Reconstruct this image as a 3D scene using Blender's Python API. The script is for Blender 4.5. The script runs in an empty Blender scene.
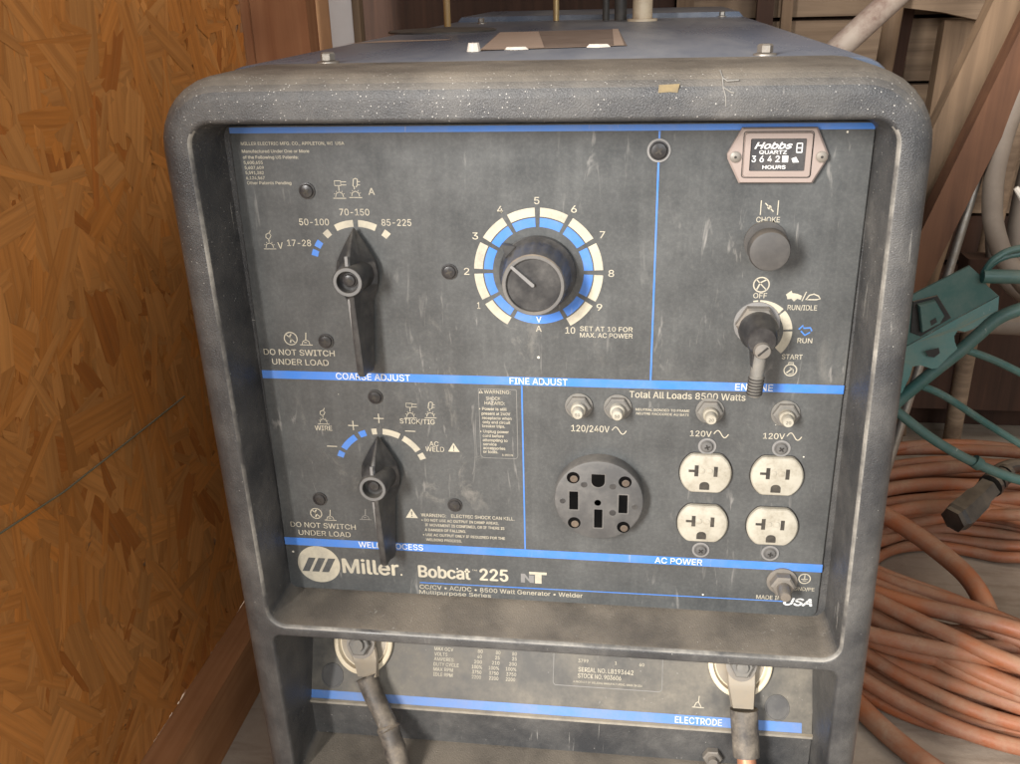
import bpy, bmesh, math, random
from mathutils import Vector, Matrix, noise
random.seed(7)
S = bpy.context.scene
COL = S.collection
R = math.radians
def V(u, v, w=0.0):            # u right, v down, w away from the viewer, all in millimetres
    return Vector((u, w, -v)) / 1000.0

# ---------------------------------------------------------------- camera, world, lights, exposure
cd = bpy.data.cameras.new("camera"); cam = bpy.data.objects.new("camera", cd); COL.objects.link(cam)
cd.sensor_width = 36.0; cd.lens = 945.12 / 1020 * 36; cd.clip_start = 0.01; cd.clip_end = 100
RX = (0.99136328, 0.02393584, 0.12894154); DN = (0.02782263, 0.92243526, -0.38514813); FW = (-0.12815907, 0.38540921, 0.91380249)
c2 = lambda a: Vector((a[0], a[2], -a[1]))
X, Y, Zc = c2(RX), -c2(DN), -c2(FW)
m4 = Matrix((X, Y, Zc)).transposed().to_4x4(); m4.translation = V(61.08, -167.11, -577.17)
cam.matrix_world = m4; S.camera = cam

W = bpy.data.worlds.new("World"); S.world = W; W.use_nodes = True
wn = W.node_tree; bg = wn.nodes["Background"]
bg.inputs[1].default_value = 0.44
_tc = wn.nodes.new('ShaderNodeTexCoord'); _sx = wn.nodes.new('ShaderNodeSeparateXYZ'); _rp = wn.nodes.new('ShaderNodeValToRGB')     # dim ground outside, bright sky above the horizon
wn.links.new(_tc.outputs['Generated'], _sx.inputs[0]); _mr = wn.nodes.new('ShaderNodeMapRange'); _mr.inputs[1].default_value = -1; wn.links.new(_sx.outputs[2], _mr.inputs[0]); wn.links.new(_mr.outputs[0], _rp.inputs[0])
_rp.color_ramp.elements[0].position = .34; _rp.color_ramp.elements[0].color = (.34, .30, .26, 1); _rp.color_ramp.elements[1].position = .50; _rp.color_ramp.elements[1].color = (.92, .88, .84, 1)
wn.links.new(_rp.outputs[0], bg.inputs[0])

def area(name, loc, target, sx, sy, power, col):
    l = bpy.data.lights.new(name, 'AREA'); l.shape = 'RECTANGLE'; l.size = sx; l.size_y = sy; l.energy = power; l.color = col
    o = bpy.data.objects.new(name, l); COL.objects.link(o); o.location = loc
    d = Vector(target) - Vector(loc); o.rotation_euler = d.to_track_quat('-Z', 'Y').to_euler(); return o
area("doorway_light", (-1.10, -2.15, 0.85), (0.0, 0.0, -0.1), 0.42, 1.1, 182, (1.0, 0.965, 0.925))
area("sky_through_doorway", (0.95, -2.4, 0.9), (-0.2, 0.2, -0.1), 1.8, 1.3, 46, (0.95, 0.97, 1.0))
area("back_right_fill", (1.5, 0.1, 1.5), (0.5, 0.7, -0.5), 1.0, 0.8, 11, (1.0, 0.90, 0.80))  # warm fill lamp added to lighten the boards at the back

S.view_settings.view_transform = 'Standard'; S.view_settings.look = 'None'
S.view_settings.exposure = -0.14; S.view_settings.gamma = 1.0

# ---------------------------------------------------------------- materials
class NT:
    def __init__(s, name):
        s.m = bpy.data.materials.new(name); s.m.use_nodes = True; s.t = s.m.node_tree; s.n = s.t.nodes; s.b = s.n["Principled BSDF"]
    def node(s, typ, **kw):
        n = s.n.new(typ)
        for k, v in kw.items():
            if k.startswith('i_'):
                k = k[2:]; n.inputs[int(k) if k.isdigit() else k.replace('_', ' ')].default_value = v
            else: setattr(n, k, v)
        return n
    def link(s, a, b): s.t.links.new(a, b)
    def coord(s, kind='Object', scale=(1, 1, 1), rot=(0, 0, 0)):
        tc = s.node('ShaderNodeTexCoord'); mp = s.node('ShaderNodeMapping'); mp.inputs['Scale'].default_value = scale; mp.inputs['Rotation'].default_value = rot
        s.link(tc.outputs[kind], mp.inputs['Vector']); return mp.outputs[0]
    def noise(s, co, scale, detail=6, rough=.6, dist=0):
        n = s.node('ShaderNodeTexNoise'); n.inputs['Scale'].default_value = scale; n.inputs['Detail'].default_value = detail
        n.inputs['Roughness'].default_value = rough; n.inputs['Distortion'].default_value = dist; s.link(co, n.inputs['Vector']); return n.outputs['Fac']
    def ramp(s, fac, a, b, ca=0, cb=1):
        n = s.node('ShaderNodeMapRange'); n.inputs['From Min'].default_value = a; n.inputs['From Max'].default_value = b
        n.inputs['To Min'].default_value = ca; n.inputs['To Max'].default_value = cb; s.link(fac, n.inputs['Value']); return n.outputs[0]
    def mul(s, a, b, op='MULTIPLY'):
        n = s.node('ShaderNodeMath', operation=op, use_clamp=True)
        for i, x in enumerate((a, b)):
            if isinstance(x, (int, float)): n.inputs[i].default_value = x
            else: s.link(x, n.inputs[i])
        return n.outputs[0]
    def mix(s, fac, a, b):
        n = s.node('ShaderNodeMix', data_type='RGBA')
        for i, x in ((0, fac), (6, a), (7, b)):
            if isinstance(x, (int, float)): n.inputs[i].default_value = x
            elif isinstance(x, tuple): n.inputs[i].default_value = (*x, 1)
            else: s.link(x, n.inputs[i])
        return n.outputs[2]
    def bump(s, h, strength, dist=0.001, prev=None):
        n = s.node('ShaderNodeBump'); n.inputs['Strength'].default_value = strength; n.inputs['Distance'].default_value = dist
        s.link(h, n.inputs['Height'])
        if prev is not None: s.link(prev, n.inputs['Normal'])
        return n.outputs[0]
    def up(s, a=.3, b=1.0):                      # how far the surface faces up (dust settles there)
        g = s.node('ShaderNodeNewGeometry'); x = s.node('ShaderNodeSeparateXYZ'); s.link(g.outputs['True Normal'], x.inputs[0])
        return s.ramp(x.outputs['Z'], a, b)
    def fin(s, col, rough, bump=None, metal=0.0, spec=.5):
        for inp, v in (('Base Color', col), ('Roughness', rough), ('Metallic', metal), ('Specular IOR Level', spec)):
            if isinstance(v, (int, float)): s.b.inputs[inp].default_value = v
            elif isinstance(v, tuple): s.b.inputs[inp].default_value = (*v, 1)
            else: s.link(v, s.b.inputs[inp])
        if bump is not None: s.link(bump, s.b.inputs['Normal'])
        return s.m

def dusty(name, base, dust=(.30, .26, .21), amt=.25, rough=.5, scale=25, metal=0., spec=.5, updust=.6, sparkle_specks=0., grain=0., grainscale=900, stretch=(1, 1, 1), scratch=0., var=None):
    t = NT(name); co = t.coord(scale=stretch)
    n1 = t.noise(co, scale, 8, .65); n2 = t.noise(co, scale * 6, 5, .7)
    f = t.mul(t.ramp(n1, .38, .72), t.ramp(n2, .25, .7, .35, 1)); f = t.mul(f, amt)
    fu = t.mul(t.mul(t.up(), updust), t.ramp(n1, .32, .62, .45, 1))
    b = base
    if var: b = t.mix(t.ramp(t.noise(t.coord(), scale * .5, 4, .6), .35, .65), base, var)
    col = t.mix(f, b, dust); col = t.mix(fu, col, tuple(x * y for x, y in zip(dust, (1.12, .98, .80))))
    if scratch:
        c3 = t.coord(scale=(1, 1, .12), rot=(0, R(18), 0)); n5 = t.noise(c3, 160, 3, .6, 1.5); n6 = t.noise(co, 14, 3, .5)
        col = t.mix(t.mul(t.mul(t.ramp(n5, .66, .72), t.ramp(n6, .5, .62)), scratch), col, (.42, .40, .36))
    if sparkle_specks:  # sparkle painted in as pale dots, denser towards the top
        vo = t.node('ShaderNodeTexVoronoi', feature='F1'); vo.inputs['Scale'].default_value = 820; t.link(t.coord(), vo.inputs['Vector'])
        n3 = t.noise(t.coord(), 18, 3, .6); wn_ = t.node('ShaderNodeTexWhiteNoise'); t.link(vo.outputs['Position'], wn_.inputs['Vector'])
        sz = t.ramp(wn_.outputs['Value'], 0.50, 1.0, 0.08, .30)
        g_ = t.node('ShaderNodeNewGeometry'); xp = t.node('ShaderNodeSeparateXYZ'); t.link(g_.outputs['Position'], xp.inputs[0]); hi = t.ramp(xp.outputs['Z'], -.05, .125, .03, .42)
        sel = t.node('ShaderNodeTexWhiteNoise'); t.link(vo.outputs['Color'], sel.inputs['Vector']); keep = t.mul(sel.outputs['Value'], hi, 'LESS_THAN')
        d = t.node('ShaderNodeMath', operation='LESS_THAN'); t.link(vo.outputs['Distance'], d.inputs[0]); t.link(sz, d.inputs[1])
        col = t.mix(t.mul(t.mul(t.mul(d.outputs[0], keep), t.ramp(n3, .38, .52)), sparkle_specks), col, (.45, .43, .39))
    rg = t.ramp(t.mul(f, fu, 'ADD'), 0, .6, rough, min(1, rough + .35))
    bp = None
    if grain: bp = t.bump(t.noise(t.coord(), grainscale, 4, .6), grain, .0006)
    return t.fin(col, rg, bp, metal, spec)

M = {}
M['bezel'] = dusty('bezel_plastic', (.034, .035, .037), dust=(.25, .235, .21), amt=.46, rough=.36, scale=16, sparkle_specks=.95, grain=.9, grainscale=1000, updust=.55, scratch=.5)
M['bezel_edge'] = dusty('worn_glare_edge', (.062, .061, .060), dust=(.46, .43, .37), amt=1.0, rough=.32, scale=22, updust=0, scratch=.3)  # pale edge colour holds the wear and the glare painted along it
M['rail'] = M['bezel']
M['cover'] = dusty('painted_sheet', (.060, .082, .125), dust=(.30, .30, .30), amt=.55, rough=.17, scale=7, grain=.04, grainscale=60, updust=.26, scratch=.25, stretch=(1, .25, 1))
M['black'] = dusty('black_phenolic', (.021, .021, .022), dust=(.24, .225, .20), amt=.32, rough=.36, scale=50, updust=.12, grain=.08, grainscale=500)
M['gloss'] = dusty('black_screw', (.020, .019, .020), dust=(.2, .19, .17), amt=.25, rough=.28, scale=90, updust=.1)
M['grey'] = dusty('mid_grey', (.17, .165, .16), dust=(.3, .28, .25), amt=.4, rough=.5, scale=80, updust=.1)
M['recept'] = dusty('dark_grey_receptacle', (.062, .061, .060), dust=(.25, .235, .21), amt=.45, rough=.55, scale=45, updust=.15)
M['pit'] = dusty('deep_slot', (.004, .004, .004), amt=.02, rough=1, spec=0, updust=0)
M['hole'] = dusty('slot_dark', (.012, .011, .010), amt=.1, rough=.8)
M['ivory'] = dusty('ivory_plastic', (.39, .365, .30), dust=(.17, .14, .095), amt=.9, rough=.45, scale=75, updust=.1)
M['ringgrey'] = dusty('ring_grey', (.12, .118, .115), dust=(.22, .21, .19), amt=.4, rough=.5, scale=80)
M['slotrim'] = dusty('slot_rim', (.095, .092, .088), amt=.4, rough=.5, scale=60)
M['nutgrey'] = dusty('grey_hex_nut', (.125, .12, .11), dust=(.28, .25, .20), amt=.5, rough=.5, scale=90, updust=.2)
M['slot'] = dusty('worn_slot', (.022, .019, .015), dust=(.14, .12, .09), amt=.5, rough=.7, scale=200)
M['cream'] = dusty('cream_print', (.46, .415, .315), dust=(.20, .19, .17), amt=.80, rough=.5, scale=75, updust=0)
M['white'] = dusty('white_print', (.68, .68, .66), dust=(.26, .24, .20), amt=.35, rough=.5, scale=75, updust=0)
M['faint'] = dusty('faded_print', (.22, .21, .19), dust=(.08, .08, .08), amt=.6, rough=.5, scale=90, updust=0)
M['blue'] = dusty('blue_print', (.040, .175, .56), dust=(.22, .25, .30), amt=.48, rough=.42, scale=28, updust=0, scratch=.5)
M['blue_low'] = dusty('blue_print_worn', (.075, .19, .48), dust=(.28, .27, .27), amt=.6, rough=.5, scale=30, updust=0)
M['steel'] = dusty('worn_steel', (.30, .28, .25), dust=(.20, .15, .10), amt=.6, rough=.38, scale=120, metal=.75, updust=.1)
M['zinc'] = dusty('dusty_zinc', (.19, .175, .155), dust=(.24, .20, .155), amt=.6, rough=.45, scale=120, metal=.35, updust=.1)
M['lug'] = dusty('dusty_copper_lug', (.27, .235, .185), dust=(.36, .30, .22), amt=.7, rough=.45, scale=90, metal=.35, updust=.2)
M['copper'] = dusty('bare_copper', (.62, .28, .16), amt=.2, rough=.35, metal=.6)
M['cable'] = dusty('cable_rubber', (.040, .036, .033), dust=(.42, .36, .28), amt=.60, rough=.5, scale=60, updust=.25, scratch=.6)
M['meter'] = dusty('faded_pink_plastic', (.27, .215, .19), dust=(.28, .23, .19), amt=.4, rough=.5, scale=60, updust=.2)
M['meterface'] = dusty('meter_face', (.045, .045, .048), amt=.2, rough=.25, scale=60)
M['paper'] = dusty('brown_label', (.16, .115, .09), dust=(.30, .24, .2), amt=.5, rough=.5, scale=30, updust=.1)
M['paper_light'] = dusty('label_light', (.42, .31, .24), amt=.4, rough=.5, scale=30, updust=.1)
M['torn'] = dusty('torn_paper_white', (.72, .66, .58), amt=.2, rough=.8)
M['rust_pipe'] = dusty('cream_rusty_pipe', (.50, .42, .30), dust=(.14, .07, .035), amt=.8, rough=.45, scale=35)
M['brass'] = dusty('brass_rod', (.50, .36, .16), amt=.4, rough=.35, metal=.5)
M['peeling'] = dusty('peeling_paint', (.40, .33, .27), dust=(.13, .055, .04), amt=1.0, rough=.6, scale=30, scratch=.7)
M['hosegrey'] = dusty('grey_hose', (.17, .135, .105), dust=(.30, .25, .20), amt=.6, rough=.6, scale=25)
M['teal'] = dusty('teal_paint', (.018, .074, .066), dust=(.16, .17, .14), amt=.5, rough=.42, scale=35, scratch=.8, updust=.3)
M['orange'] = dusty('orange_rubber', (.42, .135, .052), dust=(.44, .30, .20), amt=.85, rough=.45, scale=22, updust=.28, grain=.4, grainscale=260, var=(.22, .065, .032))
M['connector'] = dusty('black_connector', (.02, .018, .017), amt=.3, rough=.3)
M['whitepaint'] = dusty('white_board_paint', (.62, .57, .54), dust=(.4, .33, .28), amt=.3, rough=.7, scale=12)
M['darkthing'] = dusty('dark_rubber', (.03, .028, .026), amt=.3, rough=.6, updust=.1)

def label_mat():
    t = NT('control_label'); co = t.coord()
    n1 = t.noise(co, 22, 8, .65); n2 = t.noise(co, 150, 5, .7); st = t.noise(t.coord(scale=(5, 1, .35)), 26, 6, .6)
    f = t.mul(t.ramp(n1, .35, .75), t.ramp(n2, .25, .75, .3, 1)); f = t.mul(f, .20)
    n9 = t.noise(co, 420, 4, .8); f = t.mul(f, t.mul(t.ramp(n9, .45, .75), .10), 'ADD')
    f = t.mul(f, t.mul(t.ramp(st, .5, .75), .05), 'ADD'); f = t.mul(f, .05, 'ADD')
    col = t.mix(f, (.034, .037, .039), (.31, .31, .29))
    c3 = t.coord(scale=(1, 1, .18), rot=(0, R(12), 0)); n5 = t.noise(c3, 95, 3, .6, 2.0); n6 = t.noise(co, 11, 3, .5)
    col = t.mix(t.mul(t.mul(t.ramp(n5, .62, .74), t.ramp(n6, .48, .60)), .45), col, (.38, .36, .33))
    n7 = t.noise(t.coord(scale=(1, 1, .6)), 34, 9, .75, 1.2); n8 = t.noise(co, 6, 2, .5)
    col = t.mix(t.mul(t.mul(t.ramp(n7, .56, .72), t.ramp(n8, .5, .66)), .30), col, (.40, .37, .32))
    vo = t.node('ShaderNodeTexVoronoi'); vo.inputs['Scale'].default_value = 150; t.link(co, vo.inputs['Vector'])
    w_ = t.node('ShaderNodeTexWhiteNoise'); t.link(vo.outputs['Position'], w_.inputs['Vector'])
    sz = t.ramp(w_.outputs['Value'], .965, 1, 0, .14); d = t.node('ShaderNodeMath', operation='LESS_THAN'); t.link(vo.outputs['Distance'], d.inputs[0]); t.link(sz, d.inputs[1])
    col = t.mix(t.mul(d.outputs[0], .9), col, (.7, .66, .55))
    rg = t.ramp(n1, .3, .75, .27, .48)
    return t.fin(col, rg, t.bump(t.noise(co, 8, 2, .5), .10, .004), 0, .5)
M['label'] = label_mat()
M['label_low'] = dusty('lower_label', (.055, .053, .048), dust=(.30, .27, .215), amt=.62, rough=.45, scale=28, updust=.3, scratch=.4, sparkle_specks=.5)

def osb_mat():
    t = NT('osb_flakes'); a = t.node('ShaderNodeAttribute', attribute_name='tone')
    uv = t.coord('UV', scale=(6, 130, 1)); g = t.noise(uv, 1.0, 5, .65, .3)
    g2 = t.noise(t.coord('UV', scale=(25, 420, 1)), 1.0, 3, .6)
    c = t.mix(t.ramp(g, .42, .78, 0, .55), a.outputs['Color'], (.17, .058, .014))
    c = t.mix(t.ramp(g2, .55, .75, 0, .3), c, (.50, .29, .12))
    return t.fin(c, .62, t.bump(g, .35, .0005), 0, .3)
M['osb'] = osb_mat()

def wood(name, a, b, knot=False, scale=1.0, axis=2, rough=.75):
    t = NT(name); s = [60 * scale] * 3; s[axis] = 2.2 * scale
    n = t.noise(t.coord(scale=tuple(s)), 1.0, 6, .62, .7); n2 = t.noise(t.coord(), 7, 4, .6)
    c = t.mix(t.ramp(n, .3, .7), a, b); c = t.mix(t.ramp(n2, .45, .75, 0, .45), c, tuple(x * .55 for x in b))
    if knot:
        d = t.node('ShaderNodeVectorMath', operation='DISTANCE'); t.link(t.coord(scale=(1, .5, .75)), d.inputs[0]); d.inputs[1].default_value = knot
        dd = t.mul(d.outputs['Value'], t.mul(t.ramp(n2, .3, .7), .03), 'ADD')
        c = t.mix(t.ramp(dd, .012, .05, .75, 0), c, (.13, .045, .022)); c = t.mix(t.ramp(dd, .004, .014, .9, 0), c, (.03, .018, .012))
    return t.fin(c, rough, t.bump(n, .35, .001), 0, .3)
M['stud'] = wood('pine_stud', (.38, .18, .085), (.26, .105, .045), knot=(-.429, .32, .094))
M['stud2'] = wood('pine_stud_light', (.50, .29, .15), (.36, .18, .085))
M['sill'] = wood('pine_sill', (.48, .235, .105), (.33, .145, .058), axis=1)
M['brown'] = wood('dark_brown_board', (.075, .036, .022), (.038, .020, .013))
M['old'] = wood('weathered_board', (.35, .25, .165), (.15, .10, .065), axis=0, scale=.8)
M['old2'] = wood('weathered_post', (.25, .165, .10), (.13, .085, .052), scale=.8)
M['plank'] = wood('red_brown_plank', (.17, .080, .042), (.09, .042, .024), scale=.7)
def floor_mat():
    t = NT('dusty_floor'); co = t.coord()
    n = t.noise(co, 5, 8, .65); n2 = t.noise(co, 70, 6, .7); n3 = t.noise(t.coord(scale=(1, 5, 1)), 9, 5, .6)
    c = t.mix(t.ramp(n, .3, .7), (.33, .26, .20), (.50, .42, .33)); c = t.mix(t.ramp(n3, .5, .7, 0, .5), c, (.18, .125, .085))
    c = t.mix(t.ramp(n2, .55, .75, 0, .5), c, (.48, .39, .29))
    return t.fin(c, .85, t.bump(n2, .5, .002), 0, .3)
M['floor'] = floor_mat()

# ---------------------------------------------------------------- mesh helpers
class MB:
    def __init__(s): s.v = []; s.f = []; s.c = []
    def add(s, vs, fs):
        b = len(s.v); s.v += [Vector(x) for x in vs]; s.f += [tuple(b + i for i in f) for f in fs]; return b
    def grid(s, rings, closed=True, cap0=False, cap1=False):
        n = len(rings[0]); b = len(s.v)
        for r in rings: s.v += [Vector(p) for p in r]
        for i in range(len(rings) - 1):
            for j in range(n if closed else n - 1):
                a = b + i * n + j; c = b + i * n + (j + 1) % n; s.f.append((a, c, c + n, a + n))
        if cap0: s.f.append(tuple(b + j for j in range(n))[::-1])
        if cap1: s.f.append(tuple(b + (len(rings) - 1) * n + j for j in range(n)))
    def prism(s, pts, w0, w1, ins=0.0, fn=V):          # pts in the (u, v) plane, front at w0 (towards the viewer), back at w1
        c = (sum(p[0] for p in pts) / len(pts), sum(p[1] for p in pts) / len(pts))
        if ins:
            L = max(math.hypot(p[0] - c[0], p[1] - c[1]) for p in pts); k = 1 - ins / L
            sm = [(c[0] + (p[0] - c[0]) * k, c[1] + (p[1] - c[1]) * k) for p in pts]
            s.grid([[fn(*p, w0) for p in sm], [fn(*p, w0 + ins) for p in pts], [fn(*p, w1) for p in pts]], cap0=True, cap1=True)
        else: s.grid([[fn(*p, w0) for p in pts], [fn(*p, w1) for p in pts]], cap0=True, cap1=True)
    def box(s, u0, u1, v0, v1, w0, w1, ins=0.0):
        s.prism([(u0, v0), (u1, v0), (u1, v1), (u0, v1)], w0, w1, ins)
    def lathe(s, u, v, prof, n=40, fn=V, flute=None, sq=1.0, cap=True):  # profile of (radius, w)
        rings = []
        for k, (r, w) in enumerate(prof):
            ring = []
            for j in range(n):
                a = 2 * math.pi * j / n; rr = r
                if flute and k in flute[1]: rr = r - flute[0] * (1 if (j % 4) < 1 else 0)
                ring.append(fn(u + rr * math.cos(a), v + rr * math.sin(a) * sq, w))
            rings.append(ring)
        s.grid(rings, cap0=cap and prof[0][0] > 1e-4, cap1=cap and prof[-1][0] > 1e-4)
    def tube(s, pts, r, n=12, cap=True):
        pts = [Vector(p) for p in pts]; rings = []; prev = None
        for i, p in enumerate(pts):
            t = (pts[min(i + 1, len(pts) - 1)] - pts[max(i - 1, 0)]).normalized()
            if prev is None:
                a = Vector((0, 0, 1)) if abs(t.z) < .9 else Vector((1, 0, 0)); x = t.cross(a).normalized()
            else: x = (prev - t * prev.dot(t)).normalized()
            prev = x; y = t.cross(x); rr = r[i] if isinstance(r, (list, tuple)) else r
            rings.append([p + (x * math.cos(2 * math.pi * j / n) + y * math.sin(2 * math.pi * j / n)) * rr for j in range(n)])
        s.grid(rings, cap0=cap, cap1=cap)
    def arc(s, cu, cv, r0, r1, a0, a1, w, fn=V):       # flat band, degrees clockwise from up
        n = max(2, int(abs(a1 - a0) / 4) + 1); o = []; i_ = []
        for k in range(n + 1):
            a = R(a0 + (a1 - a0) * k / n); o.append(fn(cu + r1 * math.sin(a), cv - r1 * math.cos(a), w)); i_.append(fn(cu + r0 * math.sin(a), cv - r0 * math.cos(a), w))
        s.grid([i_, o], closed=False)
    def poly(s, pts, w, fn=V):
        s.add([fn(p[0], p[1], w) for p in pts], [tuple(range(len(pts)))])
    def stroke(s, pts, t, w, fn=V, closed=False):
        pts = [Vector((p[0], p[1])) for p in pts]; n = len(pts); L = []; Rr = []
        for i, p in enumerate(pts):
            a = pts[i - 1] if (i or closed) else p; b = pts[(i + 1) % n] if (i < n - 1 or closed) else p
            d = (b - a); d = d.normalized() if d.length > 1e-9 else Vector((1, 0)); nn = Vector((-d.y, d.x)) * t / 2
            L.append(p + nn); Rr.append(p - nn)
        if closed: L.append(L[0]); Rr.append(Rr[0])
        s.grid([[fn(q.x, q.y, w) for q in L], [fn(q.x, q.y, w) for q in Rr]], closed=False)
    def build(s, name, mat, parent=None, smooth=35, fix=True):
        me = bpy.data.meshes.new(name); me.from_pydata([tuple(v) for v in s.v], [], s.f); me.update()
        if fix:
            bm = bmesh.new(); bm.from_mesh(me); bmesh.ops.recalc_face_normals(bm, faces=bm.faces[:]); bm.to_mesh(me); bm.free()
        if smooth:
            for p in me.polygons: p.use_smooth = True
            try: me.set_sharp_from_angle(angle=R(smooth))
            except Exception: pass
        me.materials.append(mat if not isinstance(mat, str) else M[mat])
        o = bpy.data.objects.new(name, me); COL.objects.link(o)
        if parent: o.parent = parent
        return o
def thing(name, label, cat, group=None, loc=None):
    o = bpy.data.objects.new(name, None); COL.objects.link(o); o['label'] = label; o['category'] = cat; o.empty_display_size = .02
    if group: o['group'] = group
    return o
def tag(o, label, cat, group=None):
    o['label'] = label; o['category'] = cat
    if group: o['group'] = group
    return o
def smoothpath(pts, k=8, closed=False):
    P = [Vector(p) for p in pts]; n = len(P); out = []
    rng = range(n) if closed else range(n - 1)
    for i in rng:
        if closed: a, b, c, d = P[i - 1], P[i], P[(i + 1) % n], P[(i + 2) % n]
        else: a, b, c, d = P[max(i - 1, 0)], P[i], P[i + 1], P[min(i + 2, n - 1)]
        for j in range(k):
            t = j / k; out.append(.5 * ((2 * b) + (c - a) * t + (2 * a - 5 * b + 4 * c - d) * t * t + (3 * b - a - 3 * c + d) * t ** 3))
    out.append(P[0].copy() if closed else P[-1]); return out
def rrect(cu, cv, hw, hh, rr, n=8):      # rr = radii TL, TR, BR, BL ; clockwise from top-left
    out = []
    for (sx, sy, r, a0) in ((-1, -1, rr[0], 180), (1, -1, rr[1], 270), (1, 1, rr[2], 0), (-1, 1, rr[3], 90)):
        for k in range(n + 1):
            a = R(a0 + 90 * k / n); out.append((cu + sx * (hw - r) + r * math.cos(a), cv + sy * (hh - r) + r * math.sin(a)))
    return out
def offs(o, cu, cv, hw, hh, rr): return rrect(cu, cv, hw - o, hh - o, [max(.6, r - o) for r in rr])

SANS = None
try:                                                  # Blender's own bundled sans, if this build has it
    import os
    SANS = bpy.data.fonts.load(os.path.join(bpy.utils.system_resource('DATAFILES'), 'fonts', 'Inter.woff2'))
except Exception: SANS = None
def text_geo(txt):
    cu = bpy.data.curves.new('t', 'FONT'); cu.body = txt; cu.size = 1; cu.resolution_u = 3
    if SANS: cu.font = SANS
    return cu
def add_text(mb, txt, u, v, width, cap, w, fn=V, bold=0.0, slant=0.0):
    cu = text_geo(txt); cu.shear = slant
    o = bpy.data.objects.new('t', cu); COL.objects.link(o)
    dg = bpy.context.evaluated_depsgraph_get(); me = bpy.data.meshes.new_from_object(o.evaluated_get(dg))
    if len(me.vertices):
        xs = [q.co.x for q in me.vertices]; x0, x1 = min(xs), max(xs); sx = width / max(1e-6, x1 - x0); sy = cap / CAPH
        k = cap * bold * 1.5; shifts = [(0, 0)] if k <= 0 else [(-k, 0), (k, 0), (0, -k * .6), (0, k * .6)]     # heavier strokes: the same outline printed again a hair to each side
        for i_, (sx_, sy_) in enumerate(shifts):
            b = len(mb.v)
            for q in me.vertices: mb.v.append(fn(u + (q.co.x - x0) * sx + sx_, v - q.co.y * sy + sy_, w - .004 * i_))
            for p in me.polygons: mb.f.append(tuple(b + i for i in p.vertices))
    bpy.data.objects.remove(o); bpy.data.curves.remove(cu); bpy.data.meshes.remove(me)
cu_ = text_geo('H'); o_ = bpy.data.objects.new('t', cu_); COL.objects.link(o_)
me_ = bpy.data.meshes.new_from_object(o_.evaluated_get(bpy.context.evaluated_depsgraph_get()))
CAPH = max(q.co.y for q in me_.vertices); bpy.data.objects.remove(o_); bpy.data.meshes.remove(me_); bpy.data.curves.remove(cu_)

# ================================================================ the setting
f = MB(); f.add([V(-3000, 672, -2500), V(3000, 672, -2500), V(3000, 672, 3500), V(-3000, 672, 3500)], [(0, 1, 2, 3)])
fl = f.build('floor', 'floor'); fl['kind'] = 'structure'

# ---- left wall: OSB sheet made of overlapping strands
def osb():
    root = thing('osb_wall', 'orange brown strand board wall left of the machine', 'wall')
    b = MB(); b.box(-460, -447.5, -900, 583, -700, 662); b.build('backing_board', 'stud2', root)
    vs, fs, cols, uvs = [], [], [], []
    N = 3600
    for k in range(N):
        near = random.random() < .8
        w = random.uniform(-120, 640) if near else random.uniform(-650, 640); v = random.uniform(-330, 583) if near else random.uniform(-900, 583)
        L = random.choice((random.uniform(30, 75), random.uniform(70, 150))); Wd = random.choice((random.uniform(6, 18), random.uniform(20, 46))); ang = random.gauss(4, 30)
        if random.random() < .2: ang += 90
        ca, sa = math.cos(R(ang)), math.sin(R(ang)); off = .2 + 1.6 * k / N; tilt = random.uniform(-.003, .003); tl2 = random.uniform(-.010, .010)
        pts = []; ne = random.randint(2, 5); tp = random.uniform(.5, 1)
        skew = random.uniform(-.6, .6) * Wd
        for e in range(ne + 1): y = -Wd / 2 + Wd * e / ne; pts.append((L / 2 + skew * (e / ne - .5) + random.uniform(-.11, .11) * L * (e % 2), y * tp))
        pts.append((random.uniform(-.1, .2) * L, Wd / 2 * random.uniform(.85, 1.05)))
        for e in range(ne + 1): y = Wd / 2 - Wd * e / ne; pts.append((-L / 2 + skew * (.5 - e / ne) + random.uniform(-.11, .11) * L * (e % 2), y))
        pts.append((random.uniform(-.2, .1) * L, -Wd / 2 * random.uniform(.85, 1.05)))
        bi = len(vs); u0, v0 = random.uniform(0, 50), random.uniform(0, 50)
        hue = random.random(); t = random.gauss(1, .09); t = max(.6, min(1.4, t))
        c = (.54 * t, (.198 + .040 * hue) * t, (.040 + .028 * hue) * t); q_ = random.random()
        if q_ < .06: c = (.42 * t, .140 * t, .028 * t)
        elif q_ < .15: c = (.58 * t, .245 * t, .066 * t)
        ok = []
        for (x, y) in pts:
            dv = -(x * ca - y * sa); dw = x * sa + y * ca
            vv = min(583, v + dv); ww = max(-700, min(658, w + dw))
            vs.append(V(-447 + off + (x * tilt + y * tl2), vv, ww)); ok.append((x / 1000 + u0, y / 1000 + v0))
        fs.append(tuple(range(bi, bi + len(pts)))); cols.append(c); uvs.append(ok)
    me = bpy.data.meshes.new('strand_face'); me.from_pydata(vs, [], fs); me.update()
    ca_ = me.color_attributes.new('tone', 'FLOAT_COLOR', 'CORNER'); ul = me.uv_layers.new(name='UVMap')
    for p in me.polygons:
        for j, li in enumerate(p.loop_indices): ca_.data[li].color = (*cols[p.index], 1); ul.data[li].uv = uvs[p.index][j]
    me.materials.append(M['osb']); o = bpy.data.objects.new('strand_face', me); COL.objects.link(o); o.parent = root
    g = MB(); g.tube([V(-442.5, 229, 8), V(-443, 242, 109), V(-443, 250, 274), V(-443, 253, 350)], .0009, 8)
    o = g.build('hanging_cord', dusty('green_cord', (.15, .14, .075), amt=.2, rough=.8)); tag(o, 'thin dull green cord slanting across the strand board wall', 'cord')
osb()
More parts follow.
